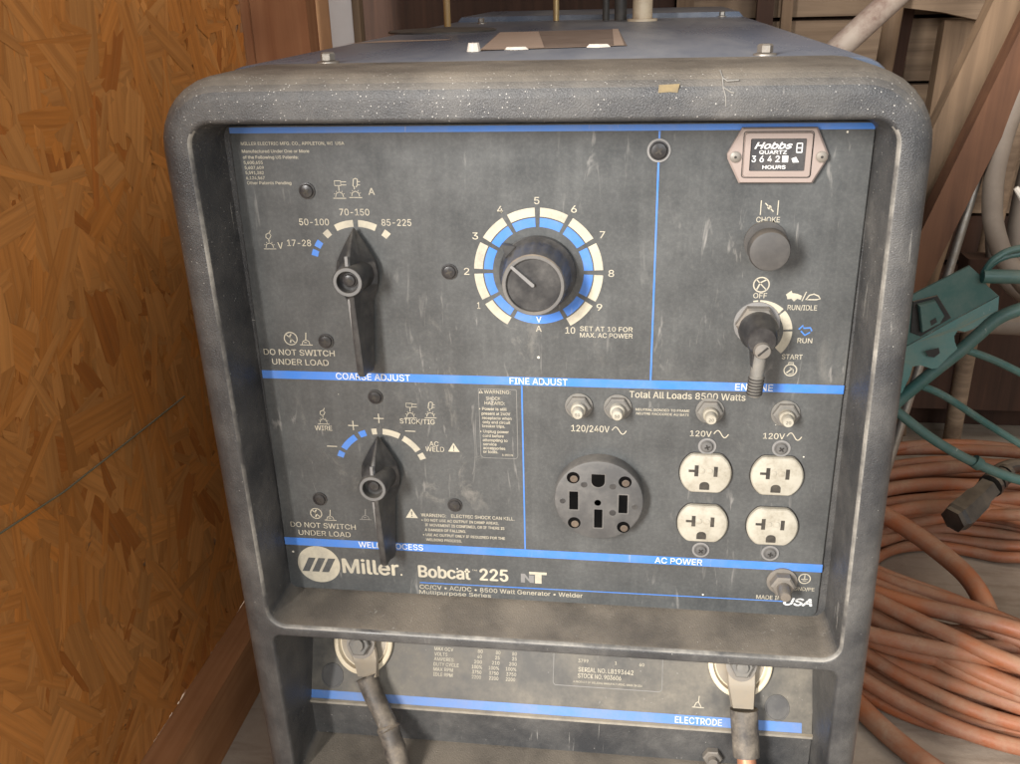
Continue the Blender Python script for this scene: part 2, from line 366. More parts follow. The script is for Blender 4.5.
b = MB(); b.box(-446, -408, 584, 671, -650, 1200, 1.2); tag(b.build('sill_plank', 'sill'), 'pine plank on edge along the foot of the strand board wall', 'plank')
b = MB(); b.box(-461, -437, -600, 671, 663, 760, 1.5); b.box(-436.5, -362, -600, 671, 668, 706, 1.5)
b.build('wall_stud', 'stud'); tag(bpy.data.objects['wall_stud'], 'knotty reddish pine stud at the far end of the strand board wall', 'stud', 'upright studs behind the machine')
b = MB(); b.box(-452, -405, -600, 671, 900, 990, 2); tag(b.build('wall_stud', 'stud2'), 'pale clean pine stud just left of the white painted board', 'stud', 'upright studs behind the machine')
b = MB(); b.box(-404, -369, -600, 671, 895, 915, 1.5); tag(b.build('white_board', 'whitepaint'), 'white painted upright board between the pale stud and a thin brown batten', 'board')
b = MB(); b.box(-368, -357, -600, 671, 893, 915, 1); tag(b.build('batten', 'old2'), 'thin olive brown batten right of the white board', 'batten')
b = MB(); b.box(-2500, 3000, -1500, 671, 1300, 1330, 2); root = thing('board_wall', 'wall of wide horizontal weathered boards behind the machine', 'wall')
b.build('backing', 'brown', root)
rows = [(-900, -330), (-322, -215), (-209, -106), (-100, 4), (10, 120), (127, 240), (246, 330), (340, 450), (458, 560), (566, 671)]
for i, (a, c) in enumerate(rows):
    x = 150 + (i * 137) % 90
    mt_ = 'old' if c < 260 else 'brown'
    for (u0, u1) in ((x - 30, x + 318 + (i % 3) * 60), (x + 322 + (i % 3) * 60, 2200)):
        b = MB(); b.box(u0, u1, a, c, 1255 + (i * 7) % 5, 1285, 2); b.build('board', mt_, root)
b = MB(); b.box(-900, 118, -900, 671, 1250, 1285, 2); b.build('dark_panel', 'brown', root)
# uprights against the back wall
for (u0, u1, mt, lab, top) in ((258, 286, 'brown', 'dark narrow upright strip at left end of the weathered boards', -900), (120, 150, 'old2', 'pale brown upright strip behind the exhaust pipe', -900), (300, 318, 'old2', 'thin grey brown upright strip beside the dark strip', -900)):
    b = MB(); b.box(u0, u1, top, 671, 1225, 1243, 1.5); tag(b.build('upright_strip', mt), lab, 'board')
b = MB(); b.prism([(540, -900), (566, -900), (470, 671), (440, 671)], 1215, 1240, 1.5)
tag(b.build('wall_post', 'brown'), 'dark upright post behind the peeling pipe', 'post')
b = MB(); b.prism([(562, -99), (610, -98), (600, 671), (545, 671)], 1190, 1225, 2)
tag(b.build('wall_post', 'old2'), 'broad pale upright board behind the machine corner', 'post')
b = MB(); b.prism([(470, -330), (900, -300), (900, -60), (650, -88), (545, -112), (470, -122)], 1150, 1185, 2)
tag(b.build('cross_board', 'old'), 'tapering weathered board nailed across the top right of the wall', 'board')

# ================================================================ the welder generator
W_ = thing('welder_generator', 'dusty black engine driven welder generator with a large control panel', 'welder')
def sh(u, v, w): return V(u + .0165 * (v - 30), v, w)

def bezel():
    bm = bmesh.new()
    def loop(pts, w): return [bm.verts.new(sh(p[0], p[1], w)) for p in pts]
    def bridge(a, b_):
        n = len(a)
        for j in range(n): bm.faces.new((a[j], a[(j + 1) % n], b_[(j + 1) % n], b_[j]))
    OUT = (0.3, 238, 221.5, 362, [42, 42, 12, 12]); U = (.8, 79.7, 199.3, 176.8, [13, 13, 12, 12]); Lw = (1.2, 335.5, 199.0, 69, [6, 6, 8, 8])
    prev = None
    for o, w in ((0, 52), (-.2, 10), (0, -24), (.8, -29), (2.4, -33), (5, -36.4), (8.5, -38.8), (12.5, -39.8), (14, -40)):
        l = loop(offs(o, *OUT), w)
        if prev: bridge(prev, l)
        prev = l
    edges = []
    def ring_edges(l): return [bm.edges.get((l[j], l[(j + 1) % len(l)])) or bm.edges.new((l[j], l[(j + 1) % len(l)])) for j in range(len(l))]
    edges += ring_edges(prev)
    for (P, back, w1, e) in ((U, (.8, 79.7, 196.8, 172.5, [9, 9, 9, 9]), 2.5, 3.4), (Lw, (1.0, 332, 197.5, 66, [3, 3, 3, 3]), 62, 2.6)):
        prof = [(-e, -40), (-e * .62, -39.7), (-e * .3, -38.9), (-e * .08, -37.4), (0, -35.5)]
        first = None; prev = None
        for o, w in prof:
            l = loop(offs(o, *P), w)
            if first is None: first = l
            if prev:
                k_ = len(bm.faces); bridge(prev, l); bm.faces.ensure_lookup_table()
                if P is U and w in (-38.9, -37.4):
                    for q_ in list(bm.faces)[k_:]:
                        if q_.calc_center_median().z < .093: q_.material_index = 1
            prev = l
        l = loop(offs(0, *back), w1); bridge(prev, l); edges += ring_edges(first)
        if P is U: bm.faces.new(l)
    bmesh.ops.triangle_fill(bm, use_beauty=True, use_dissolve=False, edges=edges)
    bmesh.ops.recalc_face_normals(bm, faces=bm.faces[:])
    me = bpy.data.meshes.new('front_bezel'); bm.to_mesh(me); bm.free()
    for p in me.polygons: p.use_smooth = True
    me.set_sharp_from_angle(angle=R(50)); me.materials.append(M['bezel']); me.materials.append(M['bezel_edge'])
    o = bpy.data.objects.new('front_bezel', me); COL.objects.link(o); o.parent = W_
    mod = o.modifiers.new('wn', 'WEIGHTED_NORMAL'); mod.keep_sharp = True; mod.weight = 90
bezel()

b = MB(); b.poly([(71, -116.6), (82, -117.0), (81, -112.4), (77, -112.9), (70.6, -112.4)], -39.95); b.build('yellow_chip', dusty('yellow_chip', (.24, .18, .085), dust=(.10, .09, .08), amt=.9, rough=.7, scale=90), W_, 0, False)
for pts in ([(103.5, -122.9, -31), (104.6, -119.6, -37.2), (105, -115, -39.5), (106.6, -110, -40.1), (107, -105, -40.1)], [(105, -115, -39.5), (109, -112.5, -40), (111, -112, -40.1)], [(104.6, -119.6, -37.2), (107, -118, -38.5), (113, -118.4, -38.3)]):
    b = MB(); b.tube([V(*q) for q in pts], .0004, 6); b.build('stress_crack', 'faint', W_)
# body cover, rear of the machine
b = MB(); prof = rrect(-2.3, 237.5, 218, 360.7, [24, 24, 8, 8])
b.grid([[V(p[0], p[1], 53) for p in offs(6, -2.3, 237.5, 218, 360.7, [24, 24, 8, 8])], [V(p[0], p[1], 52.5) for p in offs(1, -2.3, 237.5, 218, 360.7, [24, 24, 8, 8])], [V(p[0], p[1], 54) for p in prof], [V(p[0], p[1], 700) for p in prof], [V(p[0], p[1], 1130) for p in prof]], cap1=True)
b.build('body_cover', 'cover', W_)
# top step at the rear
b = MB(); b.prism([(-190, -129.5), (190, -129.5), (196, -123), (-196, -123)], 820, 1125, 0); b.build('rear_top_panel', 'cover', W_)
# skids
for s_ in (-1, 1):
    b = MB(); b.box(s_ * 180 - 30, s_ * 180 + 30, 600, 671, 10, 1100, 3); b.build('skid', 'darkthing', W_)

def hexbolt(u, w, r=5.0, h=6):
    b = MB(); T = lambda a, c, d: V(a, -123.1 - d, c)
    b.lathe(u, w, [(r * 1.5, 0), (r * 1.45, 1), (r * 1.05, 1.6)], 28, T)
    b.lathe(u, w, [(r, 2), (r, h), (r * .8, h + 1), (0, h + 1)], 6, T)
    return b.build('hex_bolt', 'steel', W_, 30)
hexbolt(-146, 66); hexbolt(139, 74); hexbolt(-150, 745, 4); hexbolt(168, 820, 4)
# label on the cover
TOP = -123.45
b = MB(); b.add([V(-60, TOP, 165), V(50, TOP, 196), V(36, TOP, 495), V(-88, TOP, 474)], [(0, 1, 2, 3)]); lab = b.build('top_label', 'paper', W_)
b = MB(); b.add([V(40, TOP - .3, 195), V(48, TOP - .3, 196), V(36, TOP - .3, 495), V(30, TOP - .3, 494)], [(0, 1, 2, 3)])
b.add([V(-60, TOP - .3, 168), V(-12, TOP - .3, 180), V(-46, TOP - .3, 470), V(-86, TOP - .3, 468)], [(0, 1, 2, 3)])
b.add([V(-58, TOP - .5, 165), V(48, TOP - .5, 194), V(48, TOP - .5, 199), V(-58, TOP - .5, 170)], [(0, 1, 2, 3)]); b.build('label_stripe', 'paper_light', lab)
def scrap(u, w, sx, sy, h):
    b = MB(); n = 9; ring = [(u + sx * math.cos(2 * math.pi * k / n) * random.uniform(.75, 1.1), w + sy * math.sin(2 * math.pi * k / n) * random.uniform(.75, 1.1)) for k in range(n)]
    T = lambda p, hh: V(p[0], TOP - hh, p[1])
    b.grid([[T(p, 0) for p in ring], [T((u + (p[0] - u) * .75, w + (p[1] - w) * .75), h) for p in ring]], cap1=True); b.build('torn_paper', 'torn', lab)
scrap(-63, 160, 5.5, 7, 6); scrap(-33, 172, 9, 4, 2); scrap(28, 186, 9, 6, 2.2)
b = MB(); b.add([V(-205, TOP, 300), V(-112, TOP, 335), V(-120, TOP, 348), V(-180, TOP, 345)], [(0, 1, 2, 3)]); b.build('side_sticker', 'paper_light', W_)
b = MB(); T = lambda a, c, d: V(a, -123.1 - d, c)
b.lathe(-158, 520, [(60, 0), (60, 1.6), (57, 2.4), (0, 2.8)], 48, T); b.build('fuel_cap', 'darkthing', W_)
b = MB(); b.tube([V(61, -124, 720), V(61, -560, 720)], .0125, 24); b.lathe(61, 720, [(19, 0), (19, 3), (13, 3.2)], 24, T); b.build('exhaust_pipe', 'rust_pipe', W_)
b = MB(); b.tube([V(-53, -124, 770), V(-53, -520, 770)], .0040, 12); b.build('thin_rod', 'brass', W_)
b = MB(); b.tube([V(33, -124, 740), V(33, -520, 740)], .008, 16); b.tube([V(14, -124, 742), V(14, -520, 742)], .0045, 12); b.build('thin_rod', 'darkthing', W_)
b = MB(); b.tube([V(-176, -124, 643), V(-176, -500, 643)], .0042, 12); b.build('thin_rod', dusty('ochre_rod', (.30, .19, .07), amt=.3), W_)

# ---------------------------------------------------------------- control panel
b = MB(); b.prism(rrect(1.2, 79.7, 194.0, 171.3, [1.5, 1.5, 6, 6]), 0, 1.9, .5); PAN = b.build('control_panel', 'label', W_, 30)
PW = -.12                    # print sits just proud of the label
def part(mb, name, mat, parent=None): return mb.build(name, mat, parent or PAN, 0, fix=False)
# stripes
for (a, v0, c, v1, t) in ((-192.6, -88.7, 194.8, -89.0, 3.6), (-192.6, 75.6, 195.2, 75.2, 5.9), (-192.6, 209.8, 195.4, 210.1, 6.4)):
    b = MB(); b.poly([(a, v0 - t / 2), (c, v1 - t / 2), (c, v1 + t / 2), (a, v0 + t / 2)], PW); part(b, 'blue_stripe', 'blue')
for p, t in (([(73, -86.8), (73, 72.4)], 1.1), ([(-12, 78.8), (-12, 206.6)], 1.0), ([(-91.5, 240.3), (172, 239)], .75)):
    b = MB(); b.stroke(p, t, PW); part(b, 'thin_blue_line', 'blue')
# scales
b = MB(); g = 2.4
for k in range(10):
    a = -150 + 30 * k; b.arc(0, 0, 35.5, 41.1, a + (g if k else 0) , a + 30 - (g if k < 9 else 0), PW)
part(b, 'output_scale', 'cream'); b = MB()
b.arc(-116.6, .3, 28.6, 33, -26, -3, PW); b.arc(-116.6, .3, 28.6, 33, 3, 25, PW); b.arc(-116.6, .3, 28.4, 33, -43, -35, PW); b.arc(-116.6, .3, 28.4, 33, 35, 43, PW)
part(b, 'range_scale', 'cream'); b = MB()
for a0, a1 in ((-10, -3.5), (4, 26), (31, 56), (60.5, 69)): b.arc(-112.6, 148.4, 29.8, 34.2, a0, a1, PW)
part(b, 'process_scale', 'cream'); b = MB()
for a0, a1 in ((-13, -4.5), (-1.5, 43), (47, 84.5), (88.5, 134)): b.arc(139.1, 37, 15.2, 20.7, a0, a1, PW)
part(b, 'switch_scale', 'cream')
b = MB()
for k in range(10):
    a = -150 + 30 * k; b.arc(0, 0, 29, 34.7, a + g, a + 30 - g, PW)
b.arc(0, 0, 29, 34.7, 152.5, 207.5, PW)
part(b, 'blue_output_scale', 'blue'); b = MB()
b.arc(-116.6, .3, 28.6, 33, -61, -52.5, PW); b.arc(-116.6, .3, 28.6, 33, -72.5, -65, PW)
part(b, 'blue_range_scale', 'blue'); b = MB()
for a0, a1 in ((-70, -62), (-57, -33), (-27, -18)): b.arc(-112.6, 148.4, 29.8, 34.4, a0, a1, PW)
part(b, 'blue_process_scale', 'blue')

CAPT = {
'patent_notice': [("MILLER ELECTRIC MFG. CO., APPLETON, WI  USA", -186.2, -79.7, 66.7, 1.9), ("Manufactured Under One or More", -186.2, -75.0, 43.8, 1.9), ("of the Following US Patents:", -186.0, -71.3, 36.1, 1.9), ("5,600,655", -185.9, -68.0, 12.4, 1.9), ("5,607,609", -185.7, -64.8, 12.5, 1.9), ("5,591,382", -185.6, -61.6, 12.0, 1.9), ("6,124,567", -185.6, -58.4, 12.2, 1.9), ("Other Patents Pending", -185.5, -55.2, 29.2, 1.9)],
'amp_ranges': [("A", -106.5, -48.8, 4.0, 4.16), ("70-150", -126.5, -35.6, 19.4, 4.2), ("50-100", -153.9, -29.1, 19.7, 4.2), ("85-225", -99.6, -29.1, 19.3, 4.2), ("V", -170.2, -13.5, 3.5, 4.2), ("17-28", -163.6, -15.3, 16.0, 4.2)],
'switch_warning': [("DO NOT SWITCH", -189.3, 61.0, 50.0, 4.2), ("UNDER LOAD", -184.2, 68.0, 40.0, 4.2)],
'process_names': [("WIRE", -159.2, 117.1, 12.5, 3.5), ("STICK/TIG", -97.4, 109.6, 24.5, 3.7), ("AC", -77.6, 126.3, 6.5, 3.6), ("WELD", -80.6, 130.5, 13.3, 3.7)],
'shock_notice': [("WARNING:", -37.7, 85.1, 18.0, 2.5), ("SHOCK", -36.5, 89.9, 9.8, 2.4), ("HAZARD:", -37.6, 93.3, 13.8, 2.4), ("• Power is still", -41.6, 97.5, 18.9, 2.1), ("present at 240V", -39.8, 101.0, 19.5, 2.1), ("receptacle when", -39.6, 104.3, 20.0, 2.1), ("only and circuit", -39.3, 107.4, 18.8, 2.1), ("breaker trips.", -39.8, 110.4, 15.7, 2.1), ("• Unplug power", -41.4, 114.5, 19.8, 2.1), ("cord before", -39.7, 117.8, 14.5, 2.1), ("attempting to", -39.8, 121.1, 17.1, 2.1), ("service", -39.6, 124.2, 9.3, 2.1), ("accessories", -39.7, 127.2, 15.3, 2.1), ("or tools.", -39.8, 130.1, 10.4, 2.1), ("S-193 176", -26.6, 131.9, 7.5, 1.5)],
'breaker_captions': [("120/240V", 21.2, 111.1, 25.6, 4.7), ("NEUTRAL BONDED TO FRAME", 63.9, 94.3, 35.2, 1.7), ("NEUTRE RACCORDE AU BATI", 64.3, 97.2, 34.4, 1.7), ("Total All Loads 8500 Watts", 59.5, 84.9, 74.9, 4.6), ("120V", 100.3, 111.7, 14.0, 4.1), ("120V", 147.7, 111.7, 13.8, 4.1)],
'kill_warning': [("WARNING:", -87.0, 183.3, 18.4, 2.6), ("ELECTRIC SHOCK CAN KILL.", -64.9, 183.1, 45.8, 2.6), ("• DO NOT USE AC OUTPUT IN DAMP AREAS,", -86.9, 187.2, 56.1, 2.1), ("IF MOVEMENT IS CONFINED, OR IF THERE IS", -84.5, 191.2, 57.8, 2.1), ("A DANGER OF FALLING.", -84.9, 195.3, 30.2, 2.1), ("• USE AC OUTPUT ONLY IF REQUIRED FOR THE", -86.5, 199.5, 60.0, 2.1), ("WELDING PROCESS.", -84.5, 203.6, 26.4, 2.1)],
'engine_captions': [("CHOKE", 132.5, -32.8, 13.8, 3.2), ("OFF", 134.3, 15.0, 8.2, 3.3), ("RUN/IDLE", 155.6, 22.3, 17.7, 3.2), ("RUN", 163.5, 44.0, 9.0, 3.2), ("START", 154.9, 55.1, 12.7, 3.2)],
'ground_captions': [("GND/PE", 177.9, 229.1, 13.9, 2.8), ("MADE IN", 152.7, 238.0, 17.1, 3.3)],
'output_numbers': [("5", -1.9, -43.3, 3.2, 4.3), ("4", -25.1, -37.7, 3.6, 4.3), ("3", -41.4, -20.8, 3.6, 4.3), ("2", -47.7, 2.4, 3.4, 4.4), ("1", -40.0, 25.2, 1.9, 4.4), ("6", 20.9, -38.1, 3.4, 4.3), ("7", 38.6, -22.2, 3.2, 4.3), ("8", 44.4, 2.5, 3.5, 4.4), ("9", 37.2, 25.0, 3.5, 4.4), ("10", 17.3, 41.0, 6.2, 4.4), ("A", -1.9, 40.0, 3.6, 3.9), ("SET AT 10 FOR", 26.7, 39.0, 33.7, 3.1), ("MAX. AC POWER", 26.7, 43.4, 33.8, 3.1)],
}
for nm, lines in CAPT.items():
    if nm in ('output_numbers', 'process_names', 'breaker_captions', 'engine_captions', 'ground_captions', 'amp_ranges'):
        one = {'output_numbers': 'scale_number', 'amp_ranges': 'range_caption'}.get(nm, nm[:-1])
        for (t, u, v, wd, h) in lines: b = MB(); add_text(b, t, u, v, wd, h, PW, bold=.008 if h > 2.2 else .016); part(b, one, 'cream')
        continue
    b = MB()
    for (t, u, v, wd, h) in lines: add_text(b, t, u, v, wd, h, PW, bold=.008 if h > 2.2 else .016)
    part(b, nm, 'cream')
b = MB()
add_text(b, "DO NOT SWITCH", -186.3, 197.2, 49.5, 4.2, PW, bold=.006); add_text(b, "UNDER LOAD", -180.9, 203.9, 39.7, 4.2, PW, bold=.006); part(b, 'switch_warning', 'cream')
b = MB()
for t, u, v, wd, h in (("COARSE ADJUST", -139.9, 77.7, 51.8, 4.6), ("FINE ADJUST", -20.0, 77.6, 38.6, 4.6), ("WELD PROCESS", -135.8, 212.0, 48.6, 4.7), ("ENGINE", 127.4, 77.5, 23.7, 4.6), ("AC POWER", 80.6, 212.4, 32.9, 4.7), ("V", -1.6, 33.6, 3.3, 3.7)):
    b = MB(); add_text(b, t, u, v, wd, h, PW - .1, bold=.006); part(b, 'stripe_caption', 'white')
# maker's mark and model name
b = MB(); n = 44; ring = [(-168.2 + 16.4 * math.cos(2 * math.pi * k / n), 229 + 15.9 * math.sin(2 * math.pi * k / n)) for k in range(n)]; b.poly(ring, PW); part(b, 'round_emblem', 'cream')
b = MB()
for k in range(3):
    x = -175.6 + 7.6 * k; b.poly([(x, 223.4), (x + 5.4, 223.4), (x - .7, 235.6), (x - 6.1, 235.6)], PW - .1)
part(b, 'emblem_bars', 'label')
b = MB(); add_text(b, "Miller", -149.7, 235.2, 42.4, 12.2, PW, bold=.030); add_text(b, ".", -105.9, 235.2, 1.5, 10, PW); part(b, 'maker_name', 'cream')
b = MB(); add_text(b, "Bobcat", -91.7, 235.2, 38.3, 9.9, PW, bold=.035); add_text(b, "225", -45.7, 235.1, 20.4, 9.8, PW, bold=.035); add_text(b, "TM", -51.6, 227.4, 3.6, 1.1, PW)
b.poly([(-9.4, 225.6), (3.4, 225.6), (3.4, 227.8), (-.4, 227.8), (-.4, 235.4), (-5.2, 235.4), (-5.2, 227.8), (-9.4, 227.8)], PW); part(b, 'model_name', 'cream')
b = MB(); b.poly([(-15.6, 227.6), (-12.6, 227.6), (-9.6, 232.0), (-9.6, 228.6), (-6.0, 228.6), (-6.0, 235.2), (-8.8, 235.2), (-12.6, 230.5), (-12.6, 235.2), (-15.6, 235.2)], PW + .04); part(b, 'model_shadow_letter', 'grey')
b = MB(); add_text(b, "CC/CV • AC/DC • 8500 Watt Generator • Welder", -91.8, 245.7, 121.3, 3.6, PW, bold=.006); add_text(b, "Multipurpose Series", -92.4, 250.2, 54.2, 3.3, PW, bold=.006); part(b, 'model_description', 'cream')
b = MB(); add_text(b, "USA", 172.0, 241.8, 19.1, 5.8, PW, bold=.05, slant=.25); part(b, 'country_name', 'white')
b = MB()
for v in (237.3, 239.2): b.stroke([(171.5, v), (192, v)], .35, PW - .1)
part(b, 'country_name_stripes', 'label')
# symbols
def sine(b, u, v, wd=9.5, h=2.6, t=.65): b.stroke([(u + wd * k / 16, v - h * math.sin(2 * math.pi * k / 16)) for k in range(17)], t, PW)
def circ(u, v, r, n=24): return [(u + r * math.cos(2 * math.pi * k / n), v + r * math.sin(2 * math.pi * k / n)) for k in range(n)]
def dome(b, u, v, t=.45):
    b.stroke([(u - 4.2, v), (u + 4.2, v)], t, PW)
    b.stroke([(u - 2.6, v - .8), (u - 2, v - 3), (u, v - 4), (u + 2, v - 3), (u + 2.6, v - .8)], t, PW)
    for a in (-60, -30, 30, 60): b.stroke([(u + 3.2 * math.sin(R(a)), v - .8 - 3.6 * math.cos(R(a))), (u + 3.9 * math.sin(R(a)), v - .8 - 4.4 * math.cos(R(a)))], t * .8, PW)
def ic_stick(b, u, v): dome(b, u, v + 5); b.stroke([(u, v + .3), (u, v - 3)], .5, PW); b.stroke([(u - 2.5, v - 6), (u + 1.5, v - 6), (u + 1.5, v - 3), (u - 2.5, v - 3)], .5, PW, closed=True); b.stroke([(u + 1.6, v - 5.4), (u + 5, v - 5.4)], .45, PW); b.stroke([(u + 1.6, v - 3.4), (u + 5, v - 3.4)], .45, PW)
def ic_tig(b, u, v): dome(b, u, v + 5); b.stroke([(u - .4, v - .2), (u - .4, v - 1.8), (u - 1.2, v - 2.4), (u - .6, v - 6.5), (u + .8, v - 7), (u + 2, v - 6.5), (u + 1.6, v - 2.6), (u + .6, v - 1.6)], .5, PW); b.stroke([(u + 2, v - 5), (u + 3.6, v - 5)], .4, PW); b.stroke([(u + 2, v - 3), (u + 3.4, v - 3)], .4, PW)
def ic_wire(b, u, v): dome(b, u, v + 5); b.stroke([(u, v + .2), (u, v - 1.4), (u - 1.8, v - 2.6), (u - 1.6, v - 4.6), (u + .6, v - 5.6), (u + 1.8, v - 4), (u + .4, v - 1.6)], .5, PW); b.stroke([(u + .8, v - 5.4), (u + 1.8, v - 7.4)], .5, PW)
def ic_no(b, u, v, r=4.5): b.stroke(circ(u, v, r), .7, PW, closed=True); b.stroke([(u - r * .7, v - r * .7), (u + r * .7, v + r * .7)], .7, PW); b.stroke([(u - .5, v + 3), (u + .3, v), (u - .8, v - 1.2), (u + .6, v - 3.2)], 1.0, PW)
def ic_torch(b, u, v): b.stroke([(u - 4.5, v + 4.2), (u + 4.5, v + 4.2)], .5, PW); b.stroke([(u - 3, v + 4), (u - 2, v + 1.6), (u, v + .6), (u + 2, v + 1.6), (u + 2.6, v + 4)], .45, PW); b.stroke([(u, v + .4), (u + .6, v - 4.6)], .6, PW); b.stroke([(u - 1.4, v + 2.4), (u + .6, v + 2.4)], .5, PW)
def ic_tri(b, u, v, s=4.6):
    b.poly([(u, v - s), (u + s * 1.05, v + s * .8), (u - s * 1.05, v + s * .8)], PW)
    c = MB(); c.poly([(u - .45, v - s * .45), (u + .45, v - s * .45), (u + .25, v + s * .25), (u - .25, v + s * .25)], PW - .1); c.poly([(u - .4, v + s * .4), (u + .4, v + s * .4), (u + .4, v + s * .62), (u - .4, v + s * .62)], PW - .1); part(c, 'warning_mark', 'label')
for fn_, u, v, nm in ((ic_stick, -125.5, -51.5, 'stick_symbol'), (ic_tig, -115, -52, 'torch_symbol'), (ic_wire, -175.7, -18.2, 'wire_symbol'), (ic_wire, -152.4, 107.2, 'wire_symbol'), (ic_stick, -89.7, 100.2, 'stick_symbol'), (ic_tig, -75.6, 99.7, 'torch_symbol')):
    b = MB(); fn_(b, u, v); part(b, nm, 'cream')
for u, v in ((-131.2, 112.6), (-112.4, 106.4)): b = MB(); b.stroke([(u - 3.6, v), (u + 3.6, v)], .7, PW); b.stroke([(u, v - 3.6), (u, v + 3.6)], .7, PW + .03); part(b, 'plus_sign', 'cream')
for u, v in ((-148.1, 129.4), (-90.5, 115.4)): b = MB(); b.stroke([(u - 3.7, v), (u + 3.7, v)], .7, PW); part(b, 'minus_sign', 'cream')
b = MB()
ic_no(b, -169, 48.9); ic_torch(b, -158.5, 49); part(b, 'no_switching_symbol', 'cream'); b = MB(); ic_no(b, -165.7, 185.0, 4.2); ic_torch(b, -155.3, 186)
part(b, 'no_switching_symbol', 'cream')
for q in ((-60.5, 127, 3.9), (-39.9, 83.9, 1.5), (-93.9, 181.5, 4.3)):
    b = MB(); ic_tri(b, *q); part(b, 'warning_triangle', 'cream')
b = MB(); ic_torch(b, -128.6, 184); part(b, 'faded_symbol', 'faint')
b = MB(); b.stroke(rrect(-28.6, 107.8, 12.9, 26, [.8, .8, 2.5, 2.5], 4), .35, PW, closed=True); part(b, 'notice_outline', 'faint')
for u in (48.6, 115.8, 162.8):
    b = MB(); sine(b, u, 109.5); part(b, 'sine_symbol', 'cream')
b = MB()
b.stroke([(134.6, -46), (134.6, -37.2)], .6, PW); b.stroke([(144.6, -46), (144.6, -37.2)], .6, PW); b.stroke([(137, -44.4), (142.2, -39.2)], .7, PW); b.stroke(circ(139.6, -41.8, .9, 10), .7, PW, closed=True)
part(b, 'choke_symbol', 'cream'); b = MB()
b.stroke(circ(138.6, 6.3, 4.7), .8, PW, closed=True); b.stroke([(135.5, 3), (141.8, 9.6)], .7, PW); b.stroke([(141.6, 3), (138, 5), (136, 9.4)], .9, PW)
part(b, 'stop_symbol', 'cream'); b = MB()
b.poly([(153.8, 12.4), (157, 9.8), (157.6, 11.4), (160.6, 11.8), (163.6, 13), (163, 15.6), (160.8, 15), (159, 16.8), (157.4, 15), (155, 15.4), (154.6, 13.8)], PW)
b.stroke([(163.8, 16.5), (166, 10.4)], .6, PW); b.stroke([(166, 15.6), (168, 12.6), (170.6, 11.8), (173.4, 13), (174.6, 14.8), (172.4, 15.4), (168, 15.4)], .8, PW, closed=True)
part(b, 'run_idle_symbol', 'cream'); b = MB()
b.stroke(circ(160.9, 62.6, 3.9), .7, PW, closed=True); b.stroke([(159.4, 58.6), (159.4, 57.4), (162.4, 57.4), (162.4, 58.6)], .6, PW); b.stroke([(158.6, 64.6), (162, 61.4), (160.4, 61)], .8, PW); b.stroke([(162.6, 62), (162.8, 64.8), (160, 65.4)], .5, PW)
part(b, 'start_symbol', 'cream'); b = MB()
b.stroke(circ(184.3, 219.2, 3.9), .7, PW, closed=True); b.stroke([(184.3, 216), (184.3, 219.4)], .6, PW); b.stroke([(182, 219.6), (186.6, 219.6)], .6, PW); b.stroke([(183, 220.9), (185.6, 220.9)], .5, PW)
part(b, 'ground_symbol', 'cream')
b = MB(); b.stroke([(163.6, 35), (166, 32.4), (166.6, 34.2), (170.6, 33.8), (171.6, 36)], .9, PW); b.stroke([(165, 36), (167.6, 38.8), (170.6, 36.8)], .9, PW); part(b, 'run_symbol', 'blue')

# ---------------------------------------------------------------- screws on the panel
def screw(u, v, r=4.9, washer=None, fn=V, mat='gloss', parent=None):
    b = MB(); k0 = r
    b.lathe(u, v, [(r + .9, -.3), (r + .8, -.9), (r, -1.0), (r * .97, -1.5), (r * .86, -2.1), (r * .5, -2.45), (0, -2.55)], 24, fn)
    s = b.build('panel_screw', mat, parent or W_)
    a = random.uniform(0, 90); c = MB()
    for q in (a, a + 90):
        dx, dy = math.cos(R(q)) * r * .48, math.sin(R(q)) * r * .48; px_, py_ = -math.sin(R(q)) * .5, math.cos(R(q)) * .5
        c.poly([(u - dx + px_, v - dy + py_), (u + dx + px_, v + dy + py_), (u + dx - px_, v + dy - py_), (u - dx - px_, v - dy - py_)], -2.62 if q == a else -2.65, fn)
    c.build('cross_slot', 'slot' if mat == 'gloss' else 'hole', s, 0, False)
    if washer:
        c = MB(); c.lathe(u, v, [(washer, -.2), (washer, -.8), (r, -.9)], 28, fn); c.build('washer', 'grey', s)
    return s
for (u, v) in ((-146.4, -51.2), (-57.2, .5), (-144.3, 50), (-113.3, 90), (-161.4, 172.5), (-61.7, 172.5)): screw(u, v, 4.4)
screw(73, -75.6, 5.0, 7.0)
for (u, v) in ((111.9, 118.6), (159.9, 118.2), (111.9, 199.5), (159.2, 199.4)):
    s = screw(u, v, 3.9, 6.0, mat='recept')

